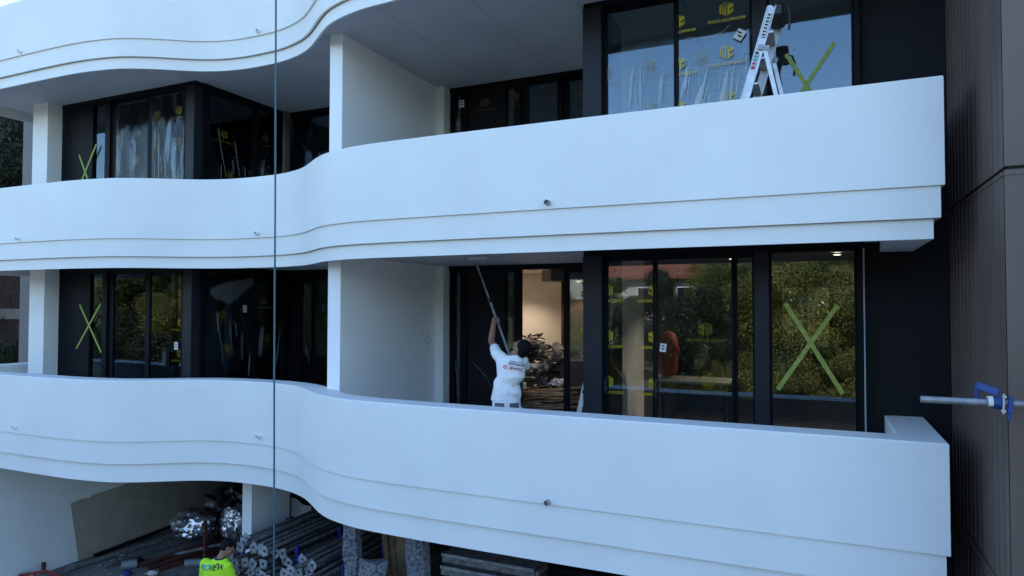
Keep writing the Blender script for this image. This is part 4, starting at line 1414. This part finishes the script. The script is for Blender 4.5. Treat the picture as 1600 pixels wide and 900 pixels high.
cl = [nek2 + V((.075 * math.cos(a) * rt2.x + .07 * math.sin(a) * fw2.x, .075 * math.cos(a) * rt2.y + .07 * math.sin(a) * fw2.y, .012 * math.sin(a) - .006)) for a in [2 * math.pi * i / 20 for i in range(21)]]
tube(bm, cl, .014, 8)
obj("collar", bm, 'navycloth', hvs)
bm = bmesh.new()
loft(bm, [(pel2 + up * -.09, rt2, fw2, .172, .125), (pel2, rt2, fw2, .176, .125), (pel2 + up * .075, rt2, fw2, .165, .118)], 20)
for s in (-1, 1):
    hip = pel2 + rt2 * .09 * s - up * .06
    kn = V((hip.x, hip.y, GROUND + .50)) + rt2 * .04 * s + fw2 * .02
    an = V((hip.x, hip.y, GROUND + .10)) + rt2 * .06 * s
    limb(bm, [hip, hip.lerp(kn, .5), kn, an], [.105, .098, .080, .075], 14)
obj("trousers", fuse(bm, .011, 3), 'navycloth', hv, angle=180)
for s in (-1, 1):
    bm = bmesh.new()
    an = V(((pel2 + rt2 * .09 * s).x, (pel2 + rt2 * .09 * s).y, GROUND + .06)) + rt2 * .06 * s
    limb(bm, [an - fw2 * .06 - up * .018, an + fw2 * .08 - up * .02, an + fw2 * .17 - up * .028], [.042, .045, .032])
    limb(bm, [an - fw2 * .02, an + up * .06], [.048, .05])
    obj("boot", fuse(bm, .01, 2), 'black', hv, angle=180)

# ------------------------------------------------------------------ ground floor under the balconies
bm = bmesh.new(); box(bm, -14.0, -13.8, 7.2, REAR, GROUND, Sz(0) + .02); bd("party_wall", bm, 'white', smooth=False)
bm = bmesh.new()                                 # the part of that wall still in raw cement render
yz = [(8.86, -3.99), (9.09, -3.955), (9.25, -3.975), (9.34, -3.93), (9.88, -3.905), (10.33, -3.84), (11.2, -3.78), (12.75, -3.7), (12.75, GROUND + .001), (9.04, GROUND + .001)]
lo = [bm.verts.new((-13.8005, y, z)) for y, z in yz]
hi = [bm.verts.new((-13.788, y, z)) for y, z in yz]
bm.faces.new(lo); bm.faces.new(hi[::-1])
for i in range(len(yz)): bm.faces.new((lo[i], hi[i], hi[(i + 1) % len(yz)], lo[(i + 1) % len(yz)]))
bmesh.ops.recalc_face_normals(bm, faces=bm.faces[:])
bd("raw_render_patch", bm, 'raw', smooth=False)
bm = bmesh.new(); box(bm, -13.79, 1.2, 12.76, 12.95, GROUND, Sz(0) + .02); bd("ground_floor_wall", bm, 'navy', smooth=False)
bm = bmesh.new(); box(bm, -8.89, -8.68, 8.60, 9.50, GROUND, Sz(0) + .01, bev=.004); bd("pier", bm, 'white_in', smooth=False)

# prop stacks: each prop is tube + inner tube + end plates, stored in a blue stillage
def make_prop():
    t = thing("steel_prop", "x", "prop", (0, 0, 0), "steel props stacked in the stillages")
    bm = bmesh.new(); pipe(bm, (0, .01, 0), (0, 1.75, 0), .031, .026, 12); obj("outer_tube", bm, 'oldsteel', t, origin=(0, 0, 0))
    bm = bmesh.new(); tube(bm, [(0, 1.6, 0), (0, 2.9, 0)], .024, 10); obj("inner_tube", bm, 'oldsteel', t, origin=(0, 0, 0))
    bm = bmesh.new(); tube(bm, [(0, 1.72, 0), (0, 1.80, 0)], .045, 10); obj("collar_nut", bm, 'oldsteel', t, origin=(0, 0, 0))
    bm = bmesh.new()
    h, n = .068, 16
    for y, s in ((-.004, 1), (.004, -1)):
        inner = [bm.verts.new((.023 * math.cos(2 * math.pi * i / n), y, .023 * math.sin(2 * math.pi * i / n))) for i in range(n)]
        outer = []
        for i in range(n):
            a = 2 * math.pi * i / n
            m_ = max(abs(math.cos(a)), abs(math.sin(a)))
            rr_ = min(h / m_, h * 1.33)
            outer.append(bm.verts.new((rr_ * math.cos(a), y, rr_ * math.sin(a))))
        for i in range(n): bm.faces.new((inner[i], inner[(i + 1) % n], outer[(i + 1) % n], outer[i]))
        if s == 1: I0, O0 = inner, outer
        else: I1, O1 = inner, outer
    for i in range(n):
        bm.faces.new((O0[i], O0[(i + 1) % n], O1[(i + 1) % n], O1[i]))
        bm.faces.new((I0[i], I0[(i + 1) % n], I1[(i + 1) % n], I1[i]))
    bmesh.ops.recalc_face_normals(bm, faces=bm.faces[:])
    obj("end_plate", bm, 'plate', t, origin=(0, 0, 0), smooth=False)
    return t
pr = make_prop()
rr = random.Random(3)
first = True
for (x0, nx, z0, nz, y0, lab) in ((-8.13, 7, -4.36, 7, 7.76, "galvanised steel prop with square end plate, stacked beside the yellow shirted worker"),
                                  (-6.93, 5, -4.30, 6, 7.55, "galvanised steel prop with square end plate, stacked beside the mottled underlay")):
    for j in range(nz):
        n_row = nx - (1 if j % 2 else 0) - (1 if j == nz - 1 else 0)
        for i in range(n_row):
            loc = (x0 + i * .142 + (.071 if j % 2 else 0) + rr.uniform(-.02, .02), y0 + rr.uniform(-.22, .26), z0 + j * .128 + rr.uniform(-.012, .012))
            rot = (rr.uniform(-.012, .02), rr.uniform(0, 1.57), rr.uniform(-.03, .03))
            if first:
                pr.location, pr.rotation_euler = loc, rot
                pr["label"] = lab
                first = False
            else: dup(pr, loc, rot, lab)
def stillage(x0, x1, y0, y1, zt, label):
    t = thing("prop_stillage", label, "stillage", ((x0 + x1) / 2, (y0 + y1) / 2, GROUND), "blue stillages holding the props")
    zb = GROUND + .66
    bm = bmesh.new()
    for y in (y0, y1): box(bm, x0 + .03, x1 - .03, y - .025, y + .025, zb - .06, zb, bev=.003)
    for x in (x0, x1): box(bm, x - .025, x + .025, y0 + .026, y1 - .026, zb - .06, zb, bev=.003)
    obj("base_frame", bm, 'navyblue', t, smooth=False)
    for x in (x0, x1):
        for y in (y0, y1):
            bm = bmesh.new(); box(bm, x - .028, x + .028, y - .028, y + .028, GROUND, zt, bev=.004); obj("post", bm, 'navyblue', t, smooth=False)
stillage(-8.30, -7.20, 8.05, 9.05, -3.62, "blue stillage frame under the prop stack beside the yellow worker")
stillage(-7.06, -6.26, 7.95, 8.95, -3.70, "blue stillage frame under the prop stack beside the underlay")

# mottled underlay sheets standing in folds
def fold_sheet(name, label, base, ht, pts, lean):
    bm = bmesh.new()
    nz = 14
    rings = []
    for j in range(nz + 1):
        q = j / nz
        ring = []
        for i, (x, y) in enumerate(pts):
            nn = noise.noise(V((x * 6, y * 6, q * 4))) * .05
            ring.append(bm.verts.new((base[0] + x * (1 - .06 * q * (i % 2)) + lean[0] * q + nn, base[1] + y + lean[1] * q + nn, base[2] + ht * q * (1 - .015 * (i % 3)))))
        rings.append(ring)
    n = len(pts)
    for A_, B_ in zip(rings, rings[1:]):
        for i in range(n): bm.faces.new((A_[i], A_[(i + 1) % n], B_[(i + 1) % n], B_[i]))
    bm.faces.new(rings[0][::-1]); bm.faces.new(rings[-1])
    bmesh.ops.recalc_face_normals(bm, faces=bm.faces[:])
    tag(obj(name, bm, 'fleece', angle=50), label, "underlay")
fold_sheet("underlay_sheet", "tall mottled grey underlay fold left of the leaning battens", (-5.97, 7.72, GROUND), 2.45, [(-.15, -.02), (-.04, -.10), (.06, -.06), (.15, -.09), (.16, .03), (.02, .06), (-.08, .09)], (-.03, .10))
fold_sheet("underlay_sheet", "short crumpled mottled underlay piece in front of the battens", (-5.58, 7.66, GROUND), 1.74, [(-.22, -.05), (-.05, -.10), (.10, -.06), (.20, .02), (.05, .10), (-.14, .06)], (.0, .10))
fold_sheet("underlay_sheet", "wide mottled underlay roll right of the leaning battens", (-4.92, 7.75, GROUND), 2.5, [(-.17, -.06), (-.02, -.13), (.13, -.08), (.18, .04), (.05, .13), (-.13, .10)], (.0, .10))
bpro = None
for i in range(8):
    if bpro is None:
        bm = bmesh.new(); box(bm, -.042, .042, -.022, .022, 0, 2.6, bev=.004)
        bpro = obj("timber_batten", bm, 'timber', smooth=False, origin=(0, 0, 0))
        tag(bpro, "brown timber batten leaning upright between two underlay rolls", "batten", "timber battens leaning in a row")
        o = bpro
    else: o = dup(bpro, (0, 0, 0))
    o.location = (-5.30 + i * .09, 7.98 + (i % 2) * .012, GROUND)
    o.rotation_euler = (R(-7 - .4 * (i % 3)), R(-13 + .2 * (i % 3)), R(random.uniform(-1, 1)))

# galvanised decks stacked on bearers, right of the underlay
sp = None
for j in range(11):
    L = 1.36 if j < 10 else 1.32
    z = GROUND + .30 + j * .153
    t = thing("metal_deck", "galvanised steel deck plank in the stack under the right balcony" if j < 10 else "topmost grey steel deck plank of the stack under the right balcony", "deck plank", (-3.7, 8.5, z), "steel deck planks stacked under the balcony")
    y0 = 7.80 + (0 if j % 2 else .03)
    bm = bmesh.new()
    box(bm, -4.56, -4.56 + L, y0, y0 + .34, z, z + .11, bev=.006)
    obj("deck", bm, 'oldsteel', t, smooth=False)
    bm = bmesh.new()
    box(bm, -4.56, -4.56 + L, y0 - .022, y0 - .002, z + .085, z + .125, bev=.004)
    obj("edge_lip", bm, 'steel', t, smooth=False)
    bm = bmesh.new()
    box(bm, -4.56 + L + .002, -4.56 + L + .05, y0 + .02, y0 + .32, z + .01, z + .09, bev=.004)
    obj("end_cap", bm, 'oldsteel', t, smooth=False)
for x in (-4.4, -3.4):
    bm = bmesh.new(); box(bm, x - .05, x + .05, 7.7, 8.3, GROUND, GROUND + .298, bev=.005)
    tag(obj("timber_bearer", bm, 'timber', smooth=False), "timber bearer under the %s end of the steel deck stack" % ("left" if x < -4 else "right"), "bearer")
t = thing("storage_crate", "dark brown crate right of the steel deck stack", "crate", (-2.45, 8.4, GROUND))
bm = bmesh.new(); box(bm, -2.65, -1.9, 8.1, 8.8, GROUND, GROUND + 1.45, bev=.02); obj("body", bm, 'timber', t, smooth=False)
bm = bmesh.new(); box(bm, -2.68, -1.87, 8.07, 8.83, GROUND + 1.452, GROUND + 1.52, bev=.015); obj("lid", bm, 'black', t, smooth=False)

# crumpled foil bundles and dark bags
def crumple(name, c, rx, ry, rz, m, label, cat, sub=5, amp=.22, fr=5.0, seed=0):
    bm = bmesh.new()
    ell(bm, (0, 0, 0), 1, 1, 1, sub=sub)
    for v in bm.verts:
        d = v.co.normalized()
        n = 0
        for o_ in range(4):
            f_ = fr * (1.9 ** o_) / 5 * 2.2
            n += (abs(noise.noise(d * f_ + V((seed, o_ * 7, 3)))) * 2 - .6) / (1.6 ** o_)
        v.co = V((d.x * rx, d.y * ry, d.z * rz)) * (1 + amp * n)
    mz = min(v.co.z for v in bm.verts)
    for v in bm.verts: v.co += V(c) + V((0, 0, -mz))
    tag(obj(name, bm, m, smooth=True, angle=28), label, cat)
crumple("foil_bundle", (-11.66, 9.98, GROUND + .40), .52, .38, .32, 'foil', "crumpled silver foil insulation bundle lying on the red pipes", "foil bundle", seed=2, amp=.15, fr=1.9)
crumple("foil_bundle", (-10.80, 10.30, GROUND + .36), .38, .32, .42, 'foil', "upright silver foil bundle nearest the white pier", "foil bundle", seed=9, amp=.16, fr=1.9)
crumple("foil_bundle", (-10.75, 10.75, GROUND + 1.12), .26, .22, .20, 'foil', "small foil scrap on top of the dark bags", "foil bundle", sub=4, seed=5)
crumple("rubbish_bag", (-11.45, 10.85, GROUND), .70, .42, .72, 'blackbag', "big black plastic bag behind the foil bundles", "bag", sub=4, seed=12)
crumple("rubbish_bag", (-10.6, 10.9, GROUND), .45, .35, .48, 'blackbag', "black plastic bag in the dark beside the pier", "bag", sub=4, seed=15)

# long steel and pipes along the party wall
def bar(name, a, b, r, m, label, cat, hollow=True, sq=None, group=None):
    bm = bmesh.new()
    if sq: beam(bm, a, b, sq[0], sq[1], side=(1, 0, 0), bev=.002)
    elif hollow: pipe(bm, a, b, r, r * .86, 14)
    else: tube(bm, [a, b], r, 10)
    tag(obj(name, bm, m, smooth=sq is None), label, cat, group)
g_ = GROUND
bar("red_pipe", (-12.20, 9.25, g_ + .10), (-11.55, 12.0, g_ + .22), .055, 'rust', "dark red steel pipe, uppermost of those under the foil", "pipe")
bar("red_pipe", (-12.02, 9.28, g_ + .06), (-11.35, 12.0, g_ + .15), .05, 'rust', "dark red steel pipe, middle one under the foil", "pipe")
bar("red_pipe", (-11.82, 9.35, g_ + .05), (-11.1, 12.0, g_ + .05), .045, 'rust', "dark red steel pipe nearest the yard under the foil", "pipe")
bar("steel_channel", (-13.45, 8.6, g_ + .05), (-13.0, 12.5, g_ + .05), 0, 'steel', "long grey steel channel on the floor along the raw wall", "channel", sq=(.09, .06))
bar("steel_channel", (-13.68, 9.3, g_ + .04), (-13.66, 12.6, g_ + .16), 0, 'frame', "dark steel channel propped against the raw wall", "channel", sq=(.08, .05))
bar("steel_channel", (-12.95, 9.1, g_ + .04), (-12.35, 12.2, g_ + .10), 0, 'oldsteel', "dull grey steel channel between the wall channel and the red pipes", "channel", sq=(.07, .05))
bar("steel_channel", (-11.62, 9.55, g_ + .30), (-10.9, 10.05, g_ + .45), 0, 'steel', "short pale steel channel lying under the foil bundle", "channel", sq=(.06, .03))
bar("pvc_pipe", (-11.55, 9.72, g_ + .07), (-11.15, 10.0, g_ + .07), .075, 'pvc', "short grey plastic pipe offcut on the yard floor", "pipe")
bar("pvc_pipe", (-12.55, 9.08, g_ + .085), (-12.40, 9.30, g_ + .085), .085, 'pvc', "stubby grey pipe end beside the red pipes", "pipe")
bar("orange_tube", (-11.08, 10.06, g_ + .04), (-10.95, 10.15, g_ + .04), .04, 'orange', "small orange plastic piece beside the grey pipe offcut", "tube", hollow=False)
t = thing("trestle", "black trestle post standing in front of the foil bundles", "trestle", (-11.1, 9.80, g_))
bm = bmesh.new(); box(bm, -11.13, -11.07, 9.77, 9.83, g_ + .03, g_ + .95, bev=.004); obj("post", bm, 'rust', t, smooth=False)
bm = bmesh.new(); box(bm, -11.2, -11.0, 9.70, 9.90, g_, g_ + .03, bev=.004); obj("foot", bm, 'steel', t, smooth=False)
# red trolley frame in the corner
t = thing("red_trolley", "red steel trolley frame at the foot of the white wall", "trolley", (-13.3, 8.35, g_))
bm = bmesh.new()
tube(bm, [(-13.65, 8.35, g_ + .16), (-13.3, 8.62, g_ + .20), (-12.85, 8.60, g_ + .16), (-12.75, 8.3, g_ + .16), (-13.2, 8.05, g_ + .16), (-13.65, 8.35, g_ + .16)], .028, 8)
tube(bm, [(-13.45, 8.5, g_ + .18), (-12.95, 8.17, g_ + .16)], .02, 8)
tube(bm, [(-13.15, 8.62, g_ + .18), (-12.75, 8.4, g_ + .16)], .02, 8)
obj("frame", bm, 'red', t)
for x, y in ((-13.55, 8.4), (-12.85, 8.5), (-13.2, 8.1)):
    bm = bmesh.new(); tube(bm, [(x, y - .03, g_ + .07), (x, y + .03, g_ + .07)], .07, 12); obj("wheel", bm, 'black', t)
bm = bmesh.new(); box(bm, -13.40, -13.33, 8.57, 8.63, g_ + .22, g_ + .36, bev=.01); obj("grip", bm, 'rust', t, smooth=False)
t.location.y -= .5
# rubble and offcuts
bm = bmesh.new()
rr = random.Random(21)
for i in range(240):
    x, y, s = rr.uniform(-13.6, -8.9), rr.uniform(8.2, 12.4), rr.uniform(.012, .05)
    obox(bm, (x, y, g_ + s * .3), (rr.uniform(-1, 1), rr.uniform(-1, 1), 0.01), (0, 0, 1), (0, 1, .01), s * rr.uniform(.8, 3), s * .6, s)
tag(obj("rubble", bm, 'plate', smooth=False), "scattered small rubble and offcuts on the yard floor", "rubble", kind="stuff")
rr = random.Random(23)
for i, (x, y, m, lab) in enumerate(((-12.2, 8.95, 'blue', "small blue plastic scrap on the yard floor beside the red pipes"), (-11.75, 9.15, 'label', "crumpled white plastic scrap on the yard floor"), (-12.6, 9.5, 'frame', "black offcut of frame lying beside the stubby grey pipe"))):
    crumple("plastic_scrap", (x, y, g_), .11, .08, .05, m, lab, "scrap", sub=3, seed=30 + i)
# clutter in the dark behind the props
bm = bmesh.new()
rows = [[bm.verts.new((-9.20 + .50 * i / 6, 10.1 + .04 * math.sin(i), -4.02 - .0 + (.36 - .10 * i / 6) * q + .02 * math.cos(i))) for i in range(7)] for q in (0, 1)]
for i in range(6): bm.faces.new((rows[0][i], rows[0][i + 1], rows[1][i + 1], rows[1][i]))
bmesh.ops.solidify(bm, geom=bm.faces[:], thickness=.03)
tag(obj("white_chute", bm, 'white_in', angle=60), "pale curved panel lying in the dark above the prop stack", "panel")
for i, (x, z, wd, ht, m, lab) in enumerate(((-8.97, -3.57, .62, .14, 'rust', "dull brown box stacked in the dark above the pale panel"), (-8.92, -3.27, .5, .34, 'pvc', "grey box topmost in the dark store behind the props"))):
    t = thing("storage_box", lab, "box", (x, 10.5, z))
    bm = bmesh.new(); box(bm, x - wd / 2, x + wd / 2, 10.3, 10.8, z, z + ht, bev=.015); obj("body", bm, m, t, smooth=False)
    bm = bmesh.new(); box(bm, x - wd / 2 - .01, x + wd / 2 + .01, 10.29, 10.81, z + ht + .001, z + ht + .03, bev=.008); obj("lid", bm, 'black', t, smooth=False)
t = thing("steel_rack", "dark steel rack holding the boxes behind the props", "rack", (-8.92, 10.5, g_))
for sx in (-.42, .42):
    for yy in (10.25, 10.85):
        bm = bmesh.new(); box(bm, -8.92 + sx - .02, -8.92 + sx + .02, yy - .02, yy + .02, g_, -2.75); obj("post", bm, 'frame', t, smooth=False)
for z in (-4.06, -3.61, -3.31):
    bm = bmesh.new(); box(bm, -9.36, -8.48, 10.22, 10.88, z, z + .03); obj("shelf", bm, 'frame', t, smooth=False)

# ------------------------------------------------------------------ neighbour's brick house on the left
nb = thing("brick_house", "dark red brick house beyond the left end of the balconies", "house", (-24, 13, GROUND))
bm = bmesh.new(); box(bm, -32, -17.5, 12.53, 20, GROUND, 6.9); obj("wall", bm, 'mortar', nb, smooth=False)
bproto = None
bw = bpy.data.objects[nb.children[0].name]
zc = -2.1
row = 0
nb_count = 0
while zc < 2.0 and nb_count < 290:
    x = -23.35 + (.12 if row % 2 else 0)
    while x < -21.6:
        if not (-.40 < zc < -.12):
            bm = bmesh.new(); box(bm, x + .006, x + .226, 12.50 - random.uniform(0, .008), 12.56, zc + .006, zc + .078)
            if bproto is None:
                bproto = obj("brick", bm, 'brick', bw, smooth=False)
            else:
                bm.free()
                c = bproto.copy(); COL.objects.link(c)
                c.location = V((x + .116, 12.53, zc + .006)) - ORG[bw.name]
                c.location.y += random.uniform(-.006, .006)
            nb_count += 1
        x += .24
    zc += .086
    row += 1
bm = bmesh.new(); box(bm, -24, -21.5, 12.44, 12.529, -.42, -.10, bev=.01); obj("lintel", bm, 'lintel', nb, smooth=False)
bm = bmesh.new()
prof = [(12.2, 6.9), (16.2, 8.6), (20.8, 6.9), (20.8, 7.1), (16.2, 8.9), (12.2, 7.1)]
lo = [bm.verts.new((-32.5, y, z)) for y, z in prof]; hi = [bm.verts.new((-17.0, y, z)) for y, z in prof]
bm.faces.new(lo); bm.faces.new(hi[::-1])
for i in range(6): bm.faces.new((lo[i], hi[i], hi[(i + 1) % 6], lo[(i + 1) % 6]))
bmesh.ops.recalc_face_normals(bm, faces=bm.faces[:])
obj("roof", bm, 'tile', nb, smooth=False)

# ------------------------------------------------------------------ trees
def tree_meshes(name, seed, h, cr, leaves, leaf, lm, clumps=26):
    rnd = np.random.RandomState(seed)
    rr = random.Random(seed)
    bm = bmesh.new()
    th = h * .45
    tube(bm, [(0, 0, 0), (rr.uniform(-.1, .1), rr.uniform(-.1, .1), th * .5), (rr.uniform(-.2, .2), rr.uniform(-.2, .2), th)], [h * .028, h * .022, h * .016], 8)
    cs = []
    for i in range(clumps):
        a, q = rr.uniform(0, 6.28), rr.uniform(0, 1)
        rad = cr * math.sqrt(q) * .85
        zz = h * .62 + h * .34 * rr.uniform(-1, 1) * math.sqrt(max(.05, 1 - q))
        cs.append((rad * math.cos(a), rad * math.sin(a), zz, cr * rr.uniform(.22, .42)))
    for c in cs[:9]:
        st = V((0, 0, th * rr.uniform(.5, 1)))
        e = V(c[:3])
        tube(bm, [st, st.lerp(e, .5) + V((0, 0, .12 * h * rr.uniform(0, 1))), e], [h * .011, h * .007, h * .003], 5)
    finish(bm, True, 60)
    tm = bpy.data.meshes.new("trunk"); bm.to_mesh(tm); bm.free(); tm.materials.append(M['bark'])
    C = np.array(cs)
    k = rnd.randint(0, len(C), leaves)
    d = rnd.normal(size=(leaves, 3)); d /= np.linalg.norm(d, axis=1, keepdims=True)
    pos = C[k, :3] + d * (C[k, 3:4] * rnd.uniform(.55, 1.05, (leaves, 1)) * np.array([[1, 1, .75]]))
    n = d + rnd.normal(scale=.6, size=(leaves, 3)); n /= np.linalg.norm(n, axis=1, keepdims=True)
    a = np.cross(n, rnd.normal(size=(leaves, 3))); a /= np.linalg.norm(a, axis=1, keepdims=True)
    b = np.cross(n, a)
    s = leaf * rnd.uniform(.6, 1.3, (leaves, 1))
    vs = np.stack([pos - a * s, pos - b * s * .5, pos + a * s, pos + b * s * .5], axis=1).reshape(-1, 3)
    me = bpy.data.meshes.new("crown")
    me.vertices.add(len(vs)); me.vertices.foreach_set("co", vs.ravel().astype(np.float32))
    me.loops.add(leaves * 4); me.loops.foreach_set("vertex_index", np.arange(leaves * 4, dtype=np.int32))
    me.polygons.add(leaves); me.polygons.foreach_set("loop_start", np.arange(0, leaves * 4, 4, dtype=np.int32))
    me.update(); me.validate()
    me.materials.append(M[lm])
    return tm, me
TK = {'y': tree_meshes("y", 1, 8, 3.4, 42000, .065, 'leaf_y', 40), 'g': tree_meshes("g", 2, 9, 3.2, 36000, .07, 'leaf_g', 36),
      'd': tree_meshes("d", 3, 10, 3.4, 36000, .07, 'leaf_d', 36), 'b': tree_meshes("b", 4, 3.2, 2.2, 22000, .05, 'leaf_y', 24), 's': tree_meshes("s", 6, 9.5, 3.6, 9000, .075, 'leaf_d', 22), 'h': tree_meshes("h", 8, 3.4, 2.3, 22000, .05, 'leaf_d', 24)}
def put_tree(kind, x, y, s, name, label, cat="tree", z=None, group=None):
    t = thing(name, label, cat, (x, y, hill(x, y) if z is None else z), group)
    for nm, me in (("trunk", TK[kind][0]), ("crown", TK[kind][1])):
        o = bpy.data.objects.new(nm, me); COL.objects.link(o); o.parent = t
    t.scale = (s, s, s)
    t.rotation_euler = (0, 0, (x * 7.3 + y) % 6.28)
G_ = "trees across the way, seen as reflections in the glazing"
rr = random.Random(77)
spots = []
for x, y, kd, s in ((-.6, -17, 'y', 1.0), (3.4, -19, 'y', 1.05), (-3.6, -21, 'g', .85), (6.5, -24, 'g', 1.1), (1.2, -27, 'g', 1.2), (-8.5, -23, 'd', .72), (-13, -26, 'g', .8),
                    (-19, -24, 'd', .8), (10, -20, 'd', 1.0), (14, -27, 'g', 1.2), (-5.5, -32, 'y', .9), (5, -36, 'y', 1.2), (-27, -16, 's', .95), (-33, -22, 'y', 1.0), (-40, -14, 'g', 1.1), (-38, -27, 'd', 1.1),
                    (-47, -20, 'y', 1.2), (-24, -32, 'g', 1.0), (-30, -9, 'y', .85), (-52, -8, 'g', 1.2), (18, -16, 'y', .9), (-16, -38, 'd', 1.0), (22, -32, 'd', 1.2), (-45, -34, 'd', 1.3), (0, -48, 'd', 1.2), (12, -46, 'g', 1.2), (-33, -44, 'g', 1.2)):
    lab = {'y': "yellow green leafy tree across from the building", 'g': "mid green leafy tree across from the building", 'd': "dark green dense tree across from the building", 's': "sparse dark tree across from the building with sky gaps"}[kd]
    put_tree(kd, x, y, s, "leafy_tree", lab, group=G_)
for x, y, s in ((-1.8, -14.8, 1.0), (1.4, -15.2, 1.1), (4.6, -15, 1.0), (-5.2, -16, .9), (-10.5, -17, .9)):
    put_tree('b', x, y, s, "shrub", "rounded yellow green shrub in front of the trees opposite", "shrub", group="shrubs in front of the trees opposite")
for i, (x, y, s) in enumerate(((-24, -4, 1.1), (-27.5, -7, 1.3), (-31, -5.5, 1.2), (-34.5, -8.5, 1.4), (-38, -11, 1.3), (-29, -12, 1.4), (-23, -11, 1.2), (-42, -6, 1.4))):
    put_tree('h', x, y, s, "shrub", "dark green shrub of the hedge opposite the left end", "shrub", group="dark hedge opposite the left end")
put_tree('d', -5.2, -14.4, .62, "leafy_tree", "small dark rounded tree nearest the double door opposite")
put_tree('d', -8.2, -15.2, .52, "leafy_tree", "smallest dark tree left of the one facing the double door")
put_tree('h', -22.4, 10.6, 1.25, "shrub", "dark leafy shrub before the neighbouring brick house", "shrub", z=1.9)
put_tree('h', -21.6, 10.9, .8, "shrub", "small dark shrub low beside the neighbouring brick house", "shrub", z=-3.4)
put_tree('s', -25.5, 11.2, .95, "bare_tree", "thin tree with bare limbs beside the brick house", z=GROUND)
for kd, x, y, s, lab in (('g', -1.6, 19.5, .85, "green tree seen through the rear window at its left frame"), ('y', .5, 19.0, .95, "yellow green tree seen through the rear window at its right frame"), ('y', -.6, 23.5, 1.2, "tall yellow green tree farthest behind the rear window")):
    put_tree(kd, x, y, s, "leafy_tree", lab)
# house across the way, caught in the double door's reflection
def house(x, y, wd, dp, ht, label):
    z = hill(x, y)
    t = thing("hillside_house", label, "house", (x, y, z))
    bm = bmesh.new(); box(bm, x - wd / 2, x + wd / 2, y - dp / 2, y + dp / 2, z - 1, z + ht); wl = obj("wall", bm, 'cream', t, smooth=False)
    bm = bmesh.new()
    pf = [(-dp / 2 - .6, ht - .15), (0, ht + 2.4), (dp / 2 + .6, ht - .15), (dp / 2 + .6, ht + .1), (0, ht + 2.7), (-dp / 2 - .6, ht + .1)]
    lo = [bm.verts.new((x - wd / 2 - .5, y + a, z + b)) for a, b in pf]; hi = [bm.verts.new((x + wd / 2 + .5, y + a, z + b)) for a, b in pf]
    bm.faces.new(lo); bm.faces.new(hi[::-1])
    for i in range(6): bm.faces.new((lo[i], hi[i], hi[(i + 1) % 6], lo[(i + 1) % 6]))
    bmesh.ops.recalc_face_normals(bm, faces=bm.faces[:])
    obj("roof", bm, 'tile', t, smooth=False)
    for i in range(3):
        cx = x - wd * .32 + wd * .32 * i
        bm = bmesh.new(); box(bm, cx - .6, cx + .6, y + dp / 2 + .005, y + dp / 2 + .06, z + ht - 1.9, z + ht - .7); wn = obj("window", bm, 'white', t, smooth=False)
        bm = bmesh.new(); box(bm, cx - .52, cx + .52, y + dp / 2 + .062, y + dp / 2 + .07, z + ht - 1.82, z + ht - .78); obj("pane", bm, 'pane', wn, smooth=False)
house(-11.5, -36, 9, 7, 4.2, "cream house with red tiled roof across from the balconies")
house(-20, -48, 10, 7, 4.5, "cream house with red tiled roof higher on the slope")
